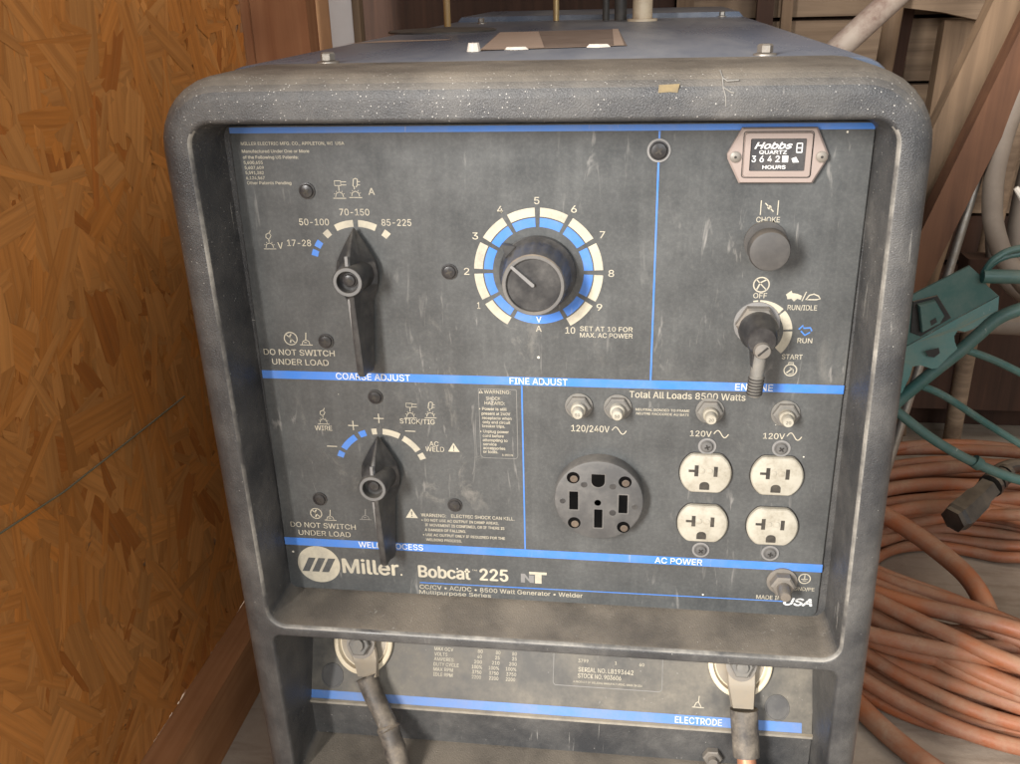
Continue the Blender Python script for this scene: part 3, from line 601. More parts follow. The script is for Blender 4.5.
# ---------------------------------------------------------------- range levers
def lever(u, v, name, k=1.0, mark=True):
    b = MB()
    # v offset, base half width, base w, ridge half width, ridge w
    secs = [(-29, .6, -5, .3, -6), (-27, 1.6, -4, .6, -9), (-20, 6, -4, 1.1, -17), (-13, 10.0, -4, 1.5, -24), (-8.6, 12.4, -4, 1.9, -25), (-6.6, 13.2, -4, 2, -20), (0, 14.4, -4, 2, -20), (6.6, 13.8, -4, 2, -20), (8.6, 13.0, -4, 2, -24.8), (12, 11.8, -4, 2, -24.4), (20, 8.6, -4, 2.0, -24), (50, 5.9, -4, 2.2, -22.4), (64, 5.0, -4, 2.2, -21.6), (66.8, 4.4, -4.6, 1.8, -20), (67.8, 3.6, -6, 1.2, -16)]
    rings = []
    for (dv, bh, bw, rh, rw) in secs:
        y = v + dv * k
        mh = rh + (bh - rh) * .30; mw = rw + (bw - rw) * .60
        sh_ = lambda q: q * (dv / 70.0)      # the tail leans a little to the right
        o = max(0, dv) * .02
        rings.append([V(u + o - bh, y, bw), V(u + o - bh * .96, y, bw - 2.5 * min(1, bh / 6)), V(u + o - mh, y, mw), V(u + o - rh, y, rw + .4), V(u + o - rh * .6, y, rw), V(u + o + rh * .6, y, rw), V(u + o + rh, y, rw + .4), V(u + o + mh, y, mw), V(u + o + bh * .96, y, bw - 2.5 * min(1, bh / 6)), V(u + o + bh, y, bw)])
    b.grid(rings, cap0=True, cap1=True)
    b.lathe(u, v, [(12.6, -4), (10.2, -14), (9.9, -26.6), (9.3, -27.6), (7.0, -27.6), (6.8, -22), (0, -22)], 36)
    L = b.build(name, 'black', W_, 40)
    c = MB(); c.lathe(u, v, [(9.35, -27.3), (9.1, -27.75), (7.2, -27.75), (6.95, -27.2)], 36, cap=False); c.build('worn_ring', 'ringgrey', L)
    screw(u, v, 4.0, fn=lambda a, b_, w: V(a, b_, w - 21.9), parent=L)
    c = MB(); c.box(u - 1.0, u + 1.0, v - 21 * k + 5, v - 9.4, -26.2, -24.6, .2); c.build('pointer_mark', 'grey', L)
    c = MB(); c.grid([[V(u - 2.2 + max(0, dv) * .02, v + dv, w - .15), V(u - .9 + max(0, dv) * .02, v + dv, w - .15)] for dv, w in ((12, -24.4), (30, -23), (50, -21.5), (64, -20.5))], closed=False); c.build('ridge_strip', 'grey', L, 0, False)  # pale grey strip along the left of the tail ridge
    c = MB(); c.lathe(u, v, [(8, -.1), (8, -4.2)], 28); c.build('shaft', 'hole', L)
    return L
lever(-116.8, .4, 'range_lever'); lever(-112.8, 147.0, 'process_lever')

# ---------------------------------------------------------------- fine adjust knob
b = MB(); N = 72
def kn(r, w, fl=0): return [V(-.2 + (r - (fl if (j % 4) == 0 else 0)) * math.cos(2 * math.pi * j / N), .6 + (r - (fl if (j % 4) == 0 else 0)) * math.sin(2 * math.pi * j / N), w) for j in range(N)]
b.grid([kn(24.5, -1.5), kn(24.2, -4), kn(22.2, -6, .2), kn(21.4, -8, .7), kn(20.2, -22, .7), kn(19.6, -25.5, .2), kn(19.2, -27.4), kn(18.6, -28), kn(16.6, -28), kn(16.3, -26.6)], cap0=False, cap1=True)
K = b.build('output_knob', 'black', W_, 28)
b = MB(); b.lathe(-.2, .6, [(19.4, -27.2), (18.8, -28.3), (17.0, -28.3), (16.5, -26.8)], 48, cap=False); b.build('knob_rim', 'slotrim', K)
a = R(-48); dx, dy = math.sin(a), -math.cos(a); nx, ny = -dy, dx
b = MB(); P = lambda r, s_: (-.2 + dx * r + nx * s_, .6 + dy * r + ny * s_)
b.prism([P(22, 5.2), P(29.5, 0), P(22, -5.2)], -6.5, -1.6, .4); b.build('knob_pointer', 'black', K)
b = MB(); b.prism([P(18, .9), P(18, -.9), P(0, -1.1), P(-.8, 0), P(0, 1.1)], -28.9, -26.5); b.build('indicator_line', 'grey', K)

# ---------------------------------------------------------------- choke knob
b = MB(); b.lathe(138.8, -20.8, [(12.8, -.2), (12.8, -2), (7, -2.4), (6, -9), (11, -12), (12.2, -15), (12.3, -21.5), (11.5, -23.6), (9, -24.3), (0, -24.5)], 44); b.build('choke_knob', dusty('choke_rubber', (.048, .045, .042), dust=(.2, .18, .16), amt=.4, rough=.55, scale=40), W_)
# ---------------------------------------------------------------- engine switch
sw = MB(); sw.lathe(137.6, 31.5, [(14.2, -.2), (14.2, -1.4), (10, -1.6)], 36); S_ = sw.build('engine_switch', 'grey', W_)
b = MB(); b.lathe(137.4, 31.2, [(13.2, -1.4), (13.2, -6.4), (11.8, -7.6), (8.4, -7.8)], 6); b.build('lock_nut', 'steel', S_, 25)
b = MB(); b.lathe(138, 33.4, [(12.2, -4), (12, -12), (10.2, -15.5), (9.4, -26), (8.2, -28), (0, -28.2)], 36); b.build('switch_body', 'gloss', S_)
b = MB(); b.tube([V(138, 33, -20), V(137.7, 45, -23), V(137, 58, -24)], [.0065, .0046, .0040], 14); b.tube([V(137, 57, -24), V(136.4, 69.5, -23.6), V(136.2, 71, -23.6)], [.0044, .0046, .0038], 12); b.build('switch_handle', 'nutgrey', S_)
b = MB()
for k in range(6): v0 = 58.5 + 2.0 * k; b.tube([V(137 - k * .12, v0, -24), V(137 - k * .12, v0 + .9, -24)], .0050, 12)
b.build('handle_knurl', 'darkthing', S_)
b = MB(); b.lathe(138.6, 39.2, [(5.6, -24), (5.6, -27.6), (4.6, -30.2), (0, -30.8)], 28); q = b.build('cap_screw', 'zinc', S_)
b = MB(); b.poly([(135.4, 41.4), (136.2, 42.2), (141.8, 36.8), (141, 36)], -31.0); b.build('screw_slot', 'hole', S_, 0, False)
b = MB(); b.prism([(132, 41), (143, 41), (140.2, 58), (134, 58)], -26, -16, 1.5); b.build('switch_arm', 'gloss', S_)

# ---------------------------------------------------------------- hour meter
b = MB(); hx = [(112.6, -73.6), (120.3, -88.8), (162.6, -88.8), (170, -73.6), (169.6, -70.8), (162.4, -57), (120.2, -57), (113, -70.8)]
b.prism(hx, -4.6, -.1, 1.2); HM = b.build('hour_meter', 'meter', W_, 20)
b = MB()
o_ = rrect(141, -73.6, 19.2, 12.8, [1.5] * 4, 4); i_ = rrect(141, -73.8, 15.7, 9.3, [.8] * 4, 4)
b.grid([[V(*p, -4.5) for p in o_], [V(*p, -6.6) for p in rrect(141, -73.6, 18.8, 12.4, [1.5] * 4, 4)], [V(*p, -6.8) for p in i_], [V(*p, -5.4) for p in i_]]); b.build('meter_frame', 'meter', HM, 25)
b = MB(); b.stroke(rrect(141, -73.6, 19.6, 13.2, [1.5] * 4, 4), .5, -4.68, closed=True); b.build('frame_groove', 'hole', HM, 0, False)
b = MB(); b.poly(i_, -5.5); b.build('meter_face', 'meterface', HM, 0, False)
b = MB(); mw = -5.62
add_text(b, "Hobbs", 127.8, -77.2, 21, 3.6, mw, bold=.04, slant=.35); add_text(b, "QUARTZ", 130.6, -74.2, 15.4, 2.0, mw, bold=.03); add_text(b, "HOURS", 133, -65.6, 13, 2.0, mw, bold=.03)
for k, c in enumerate("36425"): add_text(b, c, 126.6 + 4.5 * k, -69.6, 2.3, 3.5, mw, bold=.02)
b.poly([(143.8, -73.2), (147.2, -73.2), (147.2, -69.4), (143.8, -69.4)], mw + .06)
b.stroke(rrect(153, -77.6, 1.5, 2.6, [.3] * 4, 2), .6, mw, closed=True); b.stroke([(151.5, -77.6), (154.5, -77.6)], .6, mw); b.poly([(149, -71.5), (151.5, -72.5), (153.4, -69.4), (150, -69.2)], mw)
b.build('meter_lettering', 'white', HM, 0, False)
for u in (117.2, 166.0):
    b = MB(); b.lathe(u, -72.4, [(3.2, -4.5), (3.2, -5.6), (2.2, -6.2), (0, -6.3)], 20); s = b.build('rivet', 'zinc', HM)
    b = MB(); b.lathe(u, -72.4, [(.8, -6.35), (0, -6.36)], 10); b.build('rivet_hole', 'hole', s)

# ---------------------------------------------------------------- breakers
for (u, v, t) in ((26.2, 92, '50'), (52.0, 92, '50'), (112.2, 92.6, '20'), (160.4, 92.8, '20')):
    b = MB(); b.lathe(u, v, [(9.2, -.2), (9.2, -1.2), (8, -1.4)], 28); b.lathe(u, v, [(8.4, -1.3), (8.4, -4.2), (7.4, -5), (4.8, -5)], 6); B_ = b.build('circuit_breaker', 'nutgrey', W_, 25)
    b = MB(); b.lathe(u, v, [(4.9, -4.4), (4.9, -8.5), (4.4, -9.2), (3.7, -9.3), (3.6, -14.2), (3.1, -15), (0, -15.1)], 28); b.build('reset_button', 'ivory', B_)
    b = MB(); add_text(b, t, u - 1.5, v + 1.1, 3.0, 2.0, -15.2); b.build('rating_number', 'slot', B_, 0, False)

# ---------------------------------------------------------------- round receptacle
ru, rv = 40.6, 158.0
b = MB(); b.lathe(ru, rv, [(30.6, -.1), (30.6, -9), (30.0, -10.6), (28.6, -11.2), (0, -11.3)], 64); RC = b.build('round_receptacle', 'recept', W_)
def flat(pts, nm, mat, w, par): c = MB(); c.poly(pts, w); return c.build(nm, mat, par, 0, False)
for (du, dv, hw, hh) in ((-17, .2, 3.0, 7), (16.6, 1.4, 3.0, 7), (-.1, 13.6, 2.8, 7.2)):
    flat(rrect(ru + du, rv + dv, hw + .9, hh + .9, [.6] * 4, 3), 'slot_edge', 'slotrim', -11.36, RC); flat(rrect(ru + du, rv + dv, hw, hh, [.4] * 4, 3), 'blade_slot', 'pit', -11.42, RC)
flat(rrect(ru - .5, rv - 15.6, 5.2, 5.6, [.5, .5, 5, 5], 6), 'slot_edge', 'slotrim', -11.36, RC); flat(rrect(ru - .5, rv - 15.8, 4.5, 4.9, [.5, .5, 4.4, 4.4], 6), 'ground_slot', 'pit', -11.42, RC)
for (du, dv) in ((-17.4, -17.4), (17.6, -15.6), (-16.6, 17.8), (17.2, 19.6)):
    b = MB(); b.lathe(ru + du, rv + dv, [(4.4, -11.35), (3.9, -11.42), (3.7, -11.38), (0, -11.38)], 24); s = b.build('terminal_recess', 'pit', RC)
    b = MB(); b.lathe(ru + du + .5, rv + dv + .9, [(2.6, -11.4), (2.3, -11.5), (1.0, -11.52), (.8, -11.45), (0, -11.45)], 20); b.build('terminal_screw', dusty('brown_brass', (.075, .055, .04), dust=(.2, .15, .1), amt=.6, rough=.6), RC)
for (du, dv, r) in ((-10, -12.4, 1.9), (9.4, -11.8, 2), (-24.6, 1, 1.7), (24.6, 3.2, 1.8), (9.6, 8.6, 2)):
    b = MB(); b.lathe(ru + du, rv + dv, [(r + .3, -11.3), (r, -11.42), (r * .7, -11.36), (0, -11.36)], 18); b.build('rivet_dimple', 'black', RC)
b = MB(); b.lathe(ru - .6, rv + 1.2, [(2.3, -11.42), (0, -11.42)], 20); b.build('centre_hole', 'hole', RC)

# ---------------------------------------------------------------- duplex receptacles
for u in (111.8, 158.6):
    for v in (138.2, 177.2):
        pts = []
        for k in range(48):
            a = 2 * math.pi * k / 48; x, y = 17.1 * math.cos(a), 17.1 * math.sin(a); pts.append((x, max(-14.2, min(14.2, y))))
        sc = lambda q, w: [V(u + x * q, v + y * q, w) for x, y in pts]
        b = MB(); b.grid([sc(1.0, -.1), sc(1.0, -2.6), sc(.95, -3.6), sc(.9, -3.9)], cap1=True); D = b.build('outlet_face', 'ivory', W_, 30)
        flat([(u + x * 1.045, v + y * 1.045) for x, y in pts], 'outlet_gap', 'hole', -.1, D)
        b = MB(); b.poly([(u - 7.5, v - 6.8), (u - 4.9, v - 6.8), (u - 4.9, v + 1.6), (u - 7.5, v + 1.6), (u - 7.5, v - 1.5), (u - 11.4, v - 1.5), (u - 11.4, v - 3.4), (u - 7.5, v - 3.4)], -3.98); b.poly([(u + 5.2, v - 6.2), (u + 7.8, v - 6.2), (u + 7.8, v + 1.4), (u + 5.2, v + 1.4)], -3.98)
        b.build('blade_slot', 'slot', D, 0, False)
        flat(rrect(u - .4, v + 8.6, 3.3, 3.0, [2.9, 2.9, .4, .4], 6), 'ground_slot', 'slot', -3.98, D)
        for du_ in (-2.6, 2.6):
            c = MB(); c.lathe(u + du_, v - 2.6, [(2.3, -3.9), (2.0, -4.3), (1.0, -4.5), (0, -4.5)], 16); c.build('moulded_boss', 'ivory', D)

# ---------------------------------------------------------------- ground stud
b = MB(); b.lathe(169, 221.6, [(10.5, -.2), (10.5, -1.6), (9, -1.8)], 28); G = b.build('ground_stud', 'zinc', W_)
b = MB(); b.lathe(169, 221.6, [(8.6, -1.7), (8.6, -8), (7.2, -9.2), (4.4, -9.4)], 6); b.build('nut', 'zinc', G, 25)
b = MB(); b.lathe(169, 221.6, [(4.6, -9), (4.4, -19), (3.4, -20.5), (0, -20.6)], 18); b.build('threaded_stud', 'steel', G)

# ---------------------------------------------------------------- lower panel
def low(u, v, w=0.0):                              # the lower plate leans back; w is the height off the plate
    n = .906; wb = 8 + (366 - v) * .466
    return V(u, v - w * .0 + w * .423 * 1, wb + w * n)
b = MB(); q = [(-197.2, 366.4), (204.6, 366.4), (204.4, 262), (-190.5, 262)]
b.add([low(*p) for p in q] + [low(*p, 2) for p in q], [(0, 1, 2, 3), (4, 5, 6, 7), (0, 1, 5, 4), (1, 2, 6, 5), (2, 3, 7, 6), (3, 0, 4, 7)]); LP = b.build('lower_panel', 'label_low', W_, 0)
b = MB(); b.box(-192.4, 205, 366.6, 400, 8.6, 12, .5); b.build('lower_step', 'bezel', W_, 30)
b = MB(); b.box(-193, 205, 364.9, 367.0, 5.6, 8.9, .4); b.build('step_lip', dusty('dusty_lip', (.22, .20, .17), dust=(.42, .38, .30), amt=.9, rough=.6, scale=60), W_, 30)
lp = lambda u, v, w=0: low(u, v, -.15 + w)
def lpart(mb, nm, mt): return mb.build(nm, mt, LP, 0, False)
b = MB(); b.poly([(-196.8, 358.6), (197, 357.6), (197, 364.6), (-196.8, 364.6)], 0, lp); lpart(b, 'blue_stripe', 'blue_low')
b = MB()
LOWT = [("MAX OCV", -90.8, 324.1, 15.5, 2.5), ("VOLTS", -90.7, 327.9, 10.7, 2.5), ("AMPERES", -90.8, 331.5, 15.9, 2.5), ("DUTY CYCLE", -91.0, 335.2, 20.5, 2.5), ("MAX RPM", -91.0, 338.9, 15.9, 2.5), ("IDLE RPM", -91.0, 342.6, 15.7, 2.5), ("80", -55.4, 324.0, 3.9, 2.4), ("80", -40.8, 324.1, 3.6, 2.4), ("80", -27.6, 324.2, 3.6, 2.4), ("40", -55.8, 327.8, 3.7, 2.4), ("25", -41.2, 327.8, 3.5, 2.4), ("25", -27.5, 327.8, 3.6, 2.4), ("200", -58.1, 331.6, 6.3, 2.4), ("210", -43.6, 331.6, 5.9, 2.4), ("200", -29.8, 331.6, 5.9, 2.4), ("100%", -59.8, 335.3, 8.2, 2.4), ("100%", -46.2, 335.3, 8.3, 2.4), ("100%", -32.4, 335.3, 8.3, 2.4), ("3750", -59.5, 339.0, 7.5, 2.4), ("3750", -45.8, 339.0, 7.6, 2.4), ("3750", -31.9, 339.0, 7.9, 2.4), ("2200", -59.5, 342.6, 7.3, 2.4), ("2200", -45.6, 342.6, 7.4, 2.4), ("2200", -32.1, 342.6, 7.4, 2.4)]
for t, u, v, wd, h in LOWT: add_text(b, t, u, v, wd, h, 0, lp, bold=.012)
lpart(b, 'rating_table', 'cream')
b = MB()
for t, u, v, wd, h in (("3799", 25.0, 325.9, 7.9, 2.4), ("1", 53.8, 325.9, 1.5, 2.2), ("60", 72.8, 325.9, 3.8, 2.2), ("SERIAL NO. LB193642", 25.3, 332.4, 43.1, 3.1), ("STOCK NO. 903606", 25.1, 336.8, 33.8, 3.1), ("A PRODUCT OF WELDING MANUFACTURING, MADE IN USA", 21.5, 340.4, 54.0, 1.4)): add_text(b, t, u, v, wd, h, -.2, lp, bold=.012)
lpart(b, 'serial_lettering', 'cream')
b = MB(); b.stroke(rrect(48.2, 330, 42.6, 13, [1, 1, 2.5, 2.5], 4), .5, -.05, lp, closed=True); lpart(b, 'serial_plate_edge', 'faint')
b = MB(); add_text(b, "ELECTRODE", 101.5, 363.6, 35.6, 4.5, -.15, lp, bold=.006); lpart(b, 'electrode_caption', 'white')
b = MB(); u, v = 118.7, 348.9; b.stroke([(u - 4.5, v + 3), (u + 4.5, v + 3)], .6, 0, lp); b.stroke([(u - 3, v + 2.8), (u - 1.5, v), (u + .4, v - 1), (u + .8, v - 5)], .6, 0, lp); b.stroke([(u + .4, v - .6), (u + 2.4, v + 2.6)], .6, 0, lp); lpart(b, 'electrode_symbol', 'cream')
for (u, v) in ((-174.7, 347.5), (178.3, 348.5)):
    b = MB(); b.lathe(u, v, [(9.4, -.1), (9.2, -.5), (8.2, -.5), (7.8, .2), (0, .2)], 36, low); b.build('knockout_plug', 'recept', LP)
# output terminals
for (u, v) in ((-149.2, 320.4), (149.6, 318.2)):
    b = MB(); b.lathe(u, v, [(24.2, -.2), (24.2, -3.6), (23.4, -4.2), (20.8, -4.2), (19.4, -1), (16, -.6)], 56, low); T_ = b.build('output_terminal', dusty('terminal_ring', (.66, .58, .42), dust=(.4, .3, .2), amt=.4, rough=.45, scale=60), W_)
    b = MB(); b.lathe(u, v, [(20, -.9), (15, -.7), (0, -.7)], 40, low); b.build('terminal_bowl', 'lug', T_)
    b = MB(); b.lathe(u, v, [(11.4, -9.6), (11.4, -10.8), (9, -11)], 28, low); b.build('washer', 'zinc', T_)
    b = MB(); b.lathe(u, v, [(8.6, -11), (8.6, -15.5), (7.6, -16.4), (4.4, -16.4)], 6, low); b.build('terminal_nut', 'nutgrey', T_, 25)
    b = MB(); b.lathe(u, v, [(4.5, -15), (4.3, -19.5), (0, -20)], 20, low); b.build('terminal_stud', 'nutgrey', T_)
b = MB(); zf = lambda a, c, w: V(a, c, 8.4 + w); b.lathe(131.5, 392, [(7.6, 0), (7.6, -4.5), (6.6, -5.4), (3.6, -5.5)], 6, zf); b.lathe(131.5, 392, [(3.7, -5), (3.5, -9), (0, -9.2)], 16, zf); b.build('hex_nut', 'zinc', W_, 25)

# weld cables
def lug(b, u, v, du, ln, w0=-7.2):
    rings = []
    for k in range(9):
        t = k / 8; hw = 11.5 - 1.6 * t - 2.6 * max(0, t - .5); x = u + du * t; y = v + ln * t; th = 2.6 + 3.6 * max(0, (t - .45)) / .55; w = w0 - 2.0 * t * t - (th - 2.6) / 2
        rings.append([low(x - hw, y, w - 1.2), low(x - hw + 1.2, y, w - th), low(x + hw - 1.2, y, w - th), low(x + hw, y, w - 1.2), low(x + hw - 1.0, y, w), low(x - hw + 1.0, y, w)])
    b.grid(rings, cap0=True, cap1=True)
    b.lathe(u, v, [(11.6, w0 - .1), (11.6, w0 - 2.5), (6, w0 - 2.6)], 32, low)
C1 = thing('work_cable', 'blackened welding cable curving away below the left output terminal', 'cable', 'welding cables bolted to the output terminals')
b = MB(); lug(b, -149.2, 320.4, 8, 22); b.build('cable_lug', 'lug', C1)
p1 = smoothpath([V(-142.5, 338, 7), V(-137, 348, 1), V(-129, 359, -6), V(-121, 371, -13)], 6)
b = MB(); rr = [.0084 - .00005 * k for k in range(len(p1))]; rr[0] = .0094; rr[-1] = .0098; b.tube(p1, rr, 18); b.build('cable_sleeve', 'cable', C1)
p2 = smoothpath([V(-124, 368, -11), V(-118, 379, -18), V(-111, 396, -30), V(-107, 428, -50), V(-108, 480, -78), V(-112, 560, -84), V(-130, 655, -100), V(-260, 664, -140), V(-500, 664, -60)], 8)
b = MB(); rr = [.0086 + .0003 * math.sin(k * .7) for k in range(len(p2))]; rr[0] = .0070; rr[1] = .0080; b.tube(p2, rr, 18); b.build('cable_jacket', 'cable', C1)
C2 = thing('electrode_cable', 'split welding cable with bare copper hanging from the right output terminal', 'cable', 'welding cables bolted to the output terminals')
b = MB(); lug(b, 149.6, 318.2, 1.4, 28); b.build('cable_lug', 'lug', C2)
p1 = smoothpath([V(152, 342, 5), V(152.6, 352, 0), V(153.5, 362, -5), V(154.5, 373, -11)], 6)
b = MB(); rr = [.0106 - .00004 * k for k in range(len(p1))]; b.tube(p1, rr, 18); b.build('cable_sleeve', 'cable', C2)
b = MB(); b.tube(smoothpath([V(154.3, 371, -10), V(155, 379, -14), V(156.4, 386, -18)], 4), .0072, 14); b.build('bare_strands', 'copper', C2)
p2 = smoothpath([V(155.8, 383, -16), V(158, 395, -24), V(161, 412, -36), V(164, 450, -56), V(166, 520, -72), V(170, 640, -92), V(240, 664, -120), V(420, 664, -100)], 8)
b = MB(); rr = [.0082] * len(p2); rr[0] = .0098; b.tube(p2, rr, 18); b.build('cable_jacket', 'cable', C2)

# ================================================================ things right of and behind the machine
# leaning reddish plank
def slab(name, P0, P1, wv, tv, mat, label, cat, group=None):
    P0, P1, wv, tv = Vector(P0), Vector(P1), Vector(wv), Vector(tv)
    b = MB(); b.grid([[p - wv - tv, p + wv - tv, p + wv + tv, p - wv + tv] for p in (P0, P0 + (P1 - P0) * .5, P1)], cap0=True, cap1=True)
    return tag(b.build(name, mat), label, cat, group)
slab('leaning_plank', V(560, -330, 600), V(330, 380, 600), V(17.5, 5.5, 2), V(-1, -.5, 12), 'plank', 'reddish brown plank leaning diagonally behind the machine corner', 'plank')
slab('leaning_plank', V(536, -330, 632), V(306, 380, 632), V(24, 8, 2), V(-1, -.5, 10), 'old2', 'grey brown weathered plank leaning behind the reddish plank', 'plank')
b = MB(); b.tube([V(560, -290, 900), V(355, -88, 905), V(200, 60, 910)], .0175, 20); tag(b.build('leaning_pipe', 'peeling'), 'pipe with peeling white and red paint leaning behind the machine', 'pipe')
b = MB(); b.tube(smoothpath([V(530, -260, 600), V(505, -120, 600), V(485, -40, 600), V(475, 30, 600), V(478, 85, 600), V(490, 125, 600), V(512, 160, 600), V(560, 195, 600), V(640, 205, 600), V(760, 150, 610)], 8), .0115, 18); tag(b.build('grey_hose', 'hosegrey'), 'thick grey hose curving down behind the teal frame', 'hose', 'hoses hanging at the right')
b = MB(); b.tube(smoothpath([V(560, 40, 720), V(556, 90, 720), V(556, 160, 715), V(575, 215, 715), V(640, 240, 720), V(800, 200, 720)], 8), .012, 18); tag(b.build('grey_hose', 'hosegrey'), 'straight grey hose hanging right of the curved hose', 'hose', 'hoses hanging at the right')
b = MB(); b.tube([V(476, -40, 620), V(440, 175, 600), V(350, 668, 540)], .0055, 12); tag(b.build('metal_rod', 'steel'), 'thin shiny metal rod standing left of the curved grey hose', 'rod')
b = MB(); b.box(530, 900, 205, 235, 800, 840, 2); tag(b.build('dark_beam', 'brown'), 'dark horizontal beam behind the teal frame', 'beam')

for (pts, rad, mt, lab, nm, cat) in (
    ([V(560, -330, 820), V(548, -100, 830), V(560, 140, 820), V(590, 240, 815), V(700, 280, 820), V(900, 200, 820)], .011, 'hosegrey', 'pale hose hanging behind the other grey hoses', 'grey_hose', 'hose'),
    ([V(640, -60, 1120), V(610, 160, 1130), V(580, 400, 1140), V(570, 665, 1150)], .012, 'old2', 'brown stick standing between the metal rod and the curved hose', 'wooden_stick', 'stick'),
    ([V(760, -330, 1150), V(700, -40, 1150), V(680, 330, 1160), V(676, 665, 1160)], .016, 'old', 'thick weathered pole standing at the right edge', 'wooden_pole', 'pole'),
    ([V(470, -400, 1100), V(455, -80, 1100), V(430, 300, 1090), V(425, 665, 1090)], .014, 'old2', 'slim weathered pole standing against the back boards', 'wooden_pole', 'pole')):
    b = MB(); b.tube(smoothpath(pts, 6), rad, 14); o = tag(b.build(nm, mt), lab, cat)
    if cat == 'hose': o['group'] = 'hoses hanging at the right'
b = MB(); b.tube([V(497, 62, 590), V(506, 72, 588), V(511, 84, 586)], [.003, .005, .003], 8); tag(b.build('white_clip', 'torn'), 'small white clip beside the curved grey hose', 'clip')
# teal frame
TF = thing('teal_frame', 'scratched teal metal frame with a folded plate and tube legs', 'frame')
w0 = 400
b = MB()
up_ = [(330, 146), (352, 131), (396, 104), (407, 113), (417, 125), (429, 135), (389, 162), (349, 190), (330, 200)]
b.prism(up_, w0 + 1, w0 + 4, .5); PL = b.build('folded_plate', 'teal', TF)
b = MB(); lo_ = [(330, 201, 400), (349, 190, 400), (389, 162, 400), (429, 135, 400), (429, 149, 396), (408, 168, 393), (399, 171, 391), (392, 170, 392), (389, 176, 391), (390, 182, 389), (394, 190, 388), (383, 208, 386), (371, 211, 386), (360, 208, 388), (352, 210, 389), (350, 220, 386), (344, 238, 384), (330, 246, 384)]
b.grid([[V(u, v, w) for u, v, w in lo_], [V(u + .8, v + .4, w + 2.4) for u, v, w in lo_]], cap0=True, cap1=True); b.build('folded_flange', dusty('teal_paint_lit', (.028, .115, .100), dust=(.2, .21, .17), amt=.5, rough=.4, scale=35, scratch=.8), PL, 20)  # paler copy of the teal paints the lower facet as lit
b = MB(); b.prism([(346, 142), (369, 135), (386, 159), (359, 180), (348, 176)], w0 - 1, w0 + .8, .6); b.build('plate_opening', 'hole', PL, 20)
b = MB(); b.prism([(350, 144), (366, 139), (377, 155), (374, 163), (357, 174)], w0 - 9, w0 - 1.2, 2); cl = b.build('raised_catch', 'teal', PL, 20)
b = MB(); b.poly([(363, 160), (368, 156), (370, 161), (365, 165)], w0 - 9.4); b.build('catch_hole', 'hole', cl, 0, False)
b = MB(); b.poly([(361, 191), (374, 187), (376, 193), (371, 198), (365, 197)], w0 - 14.5); b.build('flange_hole', 'hole', PL, 0, False)
b = MB()
b.tube(smoothpath([V(330, 268, w0 - 8), V(348, 246, w0 - 8), V(374, 217, w0 - 8), V(397, 193, w0 - 8), V(413, 174, w0 - 8), V(428, 157, w0 - 8), V(448, 146, w0 - 8), V(480, 138, w0 - 4), V(560, 140, w0)], 6), .0068, 14)
b.build('frame_tube', 'teal', TF)
b = MB(); b.tube([V(408, 113, w0 - 4), V(600, 116, w0)], .0072, 14); b.build('frame_tube', 'teal', TF)
b = MB(); b.tube(smoothpath([V(410, 110, w0 - 2), V(418, 94, w0 - 4), V(445, 84, w0), V(520, 80, w0)], 6), .0035, 10); b.build('wire_loop', 'teal', TF)
b = MB(); b.tube(smoothpath([V(412, 112, w0 + 4), V(424, 98, w0 + 4), V(450, 92, w0 + 6), V(520, 90, w0 + 6)], 6), .003, 10); b.build('wire_loop', 'teal', TF)
for pts in ([V(400, 190, w0 - 8), V(440, 206, w0 - 4), V(500, 238, w0), V(600, 300, w0)], [V(362, 232, w0 - 8), V(392, 246, w0 - 4), V(450, 284, w0), V(560, 350, w0)]):
    b = MB(); b.tube(smoothpath(pts, 6), .0040, 10); b.build('cross_rod', 'teal', TF)
b = MB(); b.tube(smoothpath([V(300, 228, w0), V(344, 265, w0), V(390, 300, w0), V(441, 328, w0), V(500, 348, w0), V(600, 360, w0)], 6), .0055, 12); b.tube([V(434, 323, w0), V(441, 328, w0)], .0075, 12); b.build('frame_tube', 'teal', TF)
for u in (560, 330):
    b = MB(); b.tube([V(u, 120 if u > 400 else 255, w0 + 2), V(u + 15, 665, w0 + 60)], .0065, 12); b.build('frame_leg', 'teal', TF)
b = MB(); b.tube([V(600, 116, w0), V(600, 410, w0), V(612, 671, w0 + 40)], .007, 12); b.build('frame_leg', 'teal', TF)

# pale crate surface + dark recess behind the frame
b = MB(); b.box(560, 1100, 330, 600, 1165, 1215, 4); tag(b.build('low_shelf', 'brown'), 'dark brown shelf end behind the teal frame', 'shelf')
b = MB(); b.tube([V(450, 262, 700), V(800, 272, 700)], .016, 16); tag(b.build('grey_pipe', 'hosegrey'), 'grey horizontal pipe behind the lower teal rods', 'pipe')

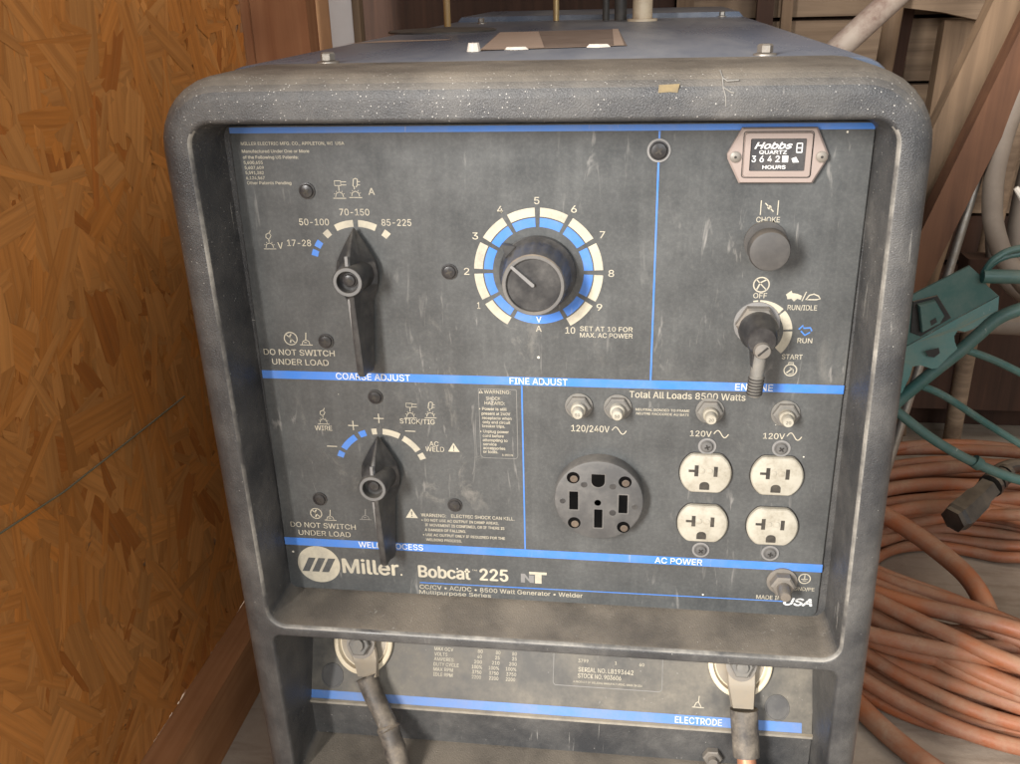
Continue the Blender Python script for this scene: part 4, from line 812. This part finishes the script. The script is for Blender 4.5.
# orange hose coil
H = MB(); rnd = random.Random(3)
def coil(uc, wc, far, near, lr, v, ph, hr=.0105, cu=None):
    pts = []
    for k in range(28):
        a = 2 * math.pi * k / 28; r = lr
        s = math.sin(a); r = lr * (1 - abs(s)) + (far if s > 0 else near) * abs(s)
        r += 11 * math.sin(2 * a + ph) + 8 * math.sin(3 * a + 2 * ph) + 4 * math.sin(5 * a + ph)
        pts.append(V(uc + r * math.cos(a) * 1.05, min(661, v + 13 * math.sin(2 * a + ph)), wc + r * math.sin(a)))
    H.tube(smoothpath(pts, 4, True), hr, 12, cap=False)
for k in range(36):
    lay = k % 6; kk = (k * 11) % 36 / 35
    far = 150 + 215 * kk; near = 135 + 145 * kk + rnd.uniform(-8, 8)
    coil(590 + rnd.uniform(-14, 18), 610, far + rnd.uniform(-8, 8), near, 215 + 110 * kk, 659 - 19 * lay * (.6 + .4 * rnd.random()), rnd.uniform(0, 6), rnd.choice((.0088, .0098, .0108)))
H.tube(smoothpath([V(280, 664, 560), V(330, 660, 430), V(380, 658, 330), V(440, 658, 262), V(520, 658, 225), V(640, 658, 230), V(800, 658, 300)], 8), .0128, 12)
H.tube(smoothpath([V(300, 560, 760), V(380, 560, 740), V(440, 566, 690), V(490, 574, 620), V(520, 582, 545), V(528, 612, 470), V(524, 648, 420), V(560, 660, 340), V(700, 660, 330)], 8), .0132, 12)
HO = H.build('rubber_hose', 'orange'); tag(HO, 'dusty orange rubber hose in a thick coil on the floor', 'hose')
CN = thing('plug_connector', 'black plug connector lying on the orange hose coil', 'connector')
b = MB(); b.tube(smoothpath([V(512, 538, 640), V(532, 531, 655), V(572, 511, 690)], 5), [.019] * 3 + [.022] * 3 + [.021] * 2 + [.017] * 3, 6); b.build('connector_body', 'connector', CN, 25)
b = MB()
for k in range(4): b.tube([V(574 + 9 * k, 509 - 2 * k, 692 + 9 * k), V(579 + 9 * k, 508 - 2 * k, 697 + 9 * k)], .0175 - .0015 * k, 14)
b.tube(smoothpath([V(560, 518, 690), V(620, 505, 750), V(760, 560, 840), V(900, 650, 900)], 6), .010, 12); b.build('cable_boot', 'connector', CN)
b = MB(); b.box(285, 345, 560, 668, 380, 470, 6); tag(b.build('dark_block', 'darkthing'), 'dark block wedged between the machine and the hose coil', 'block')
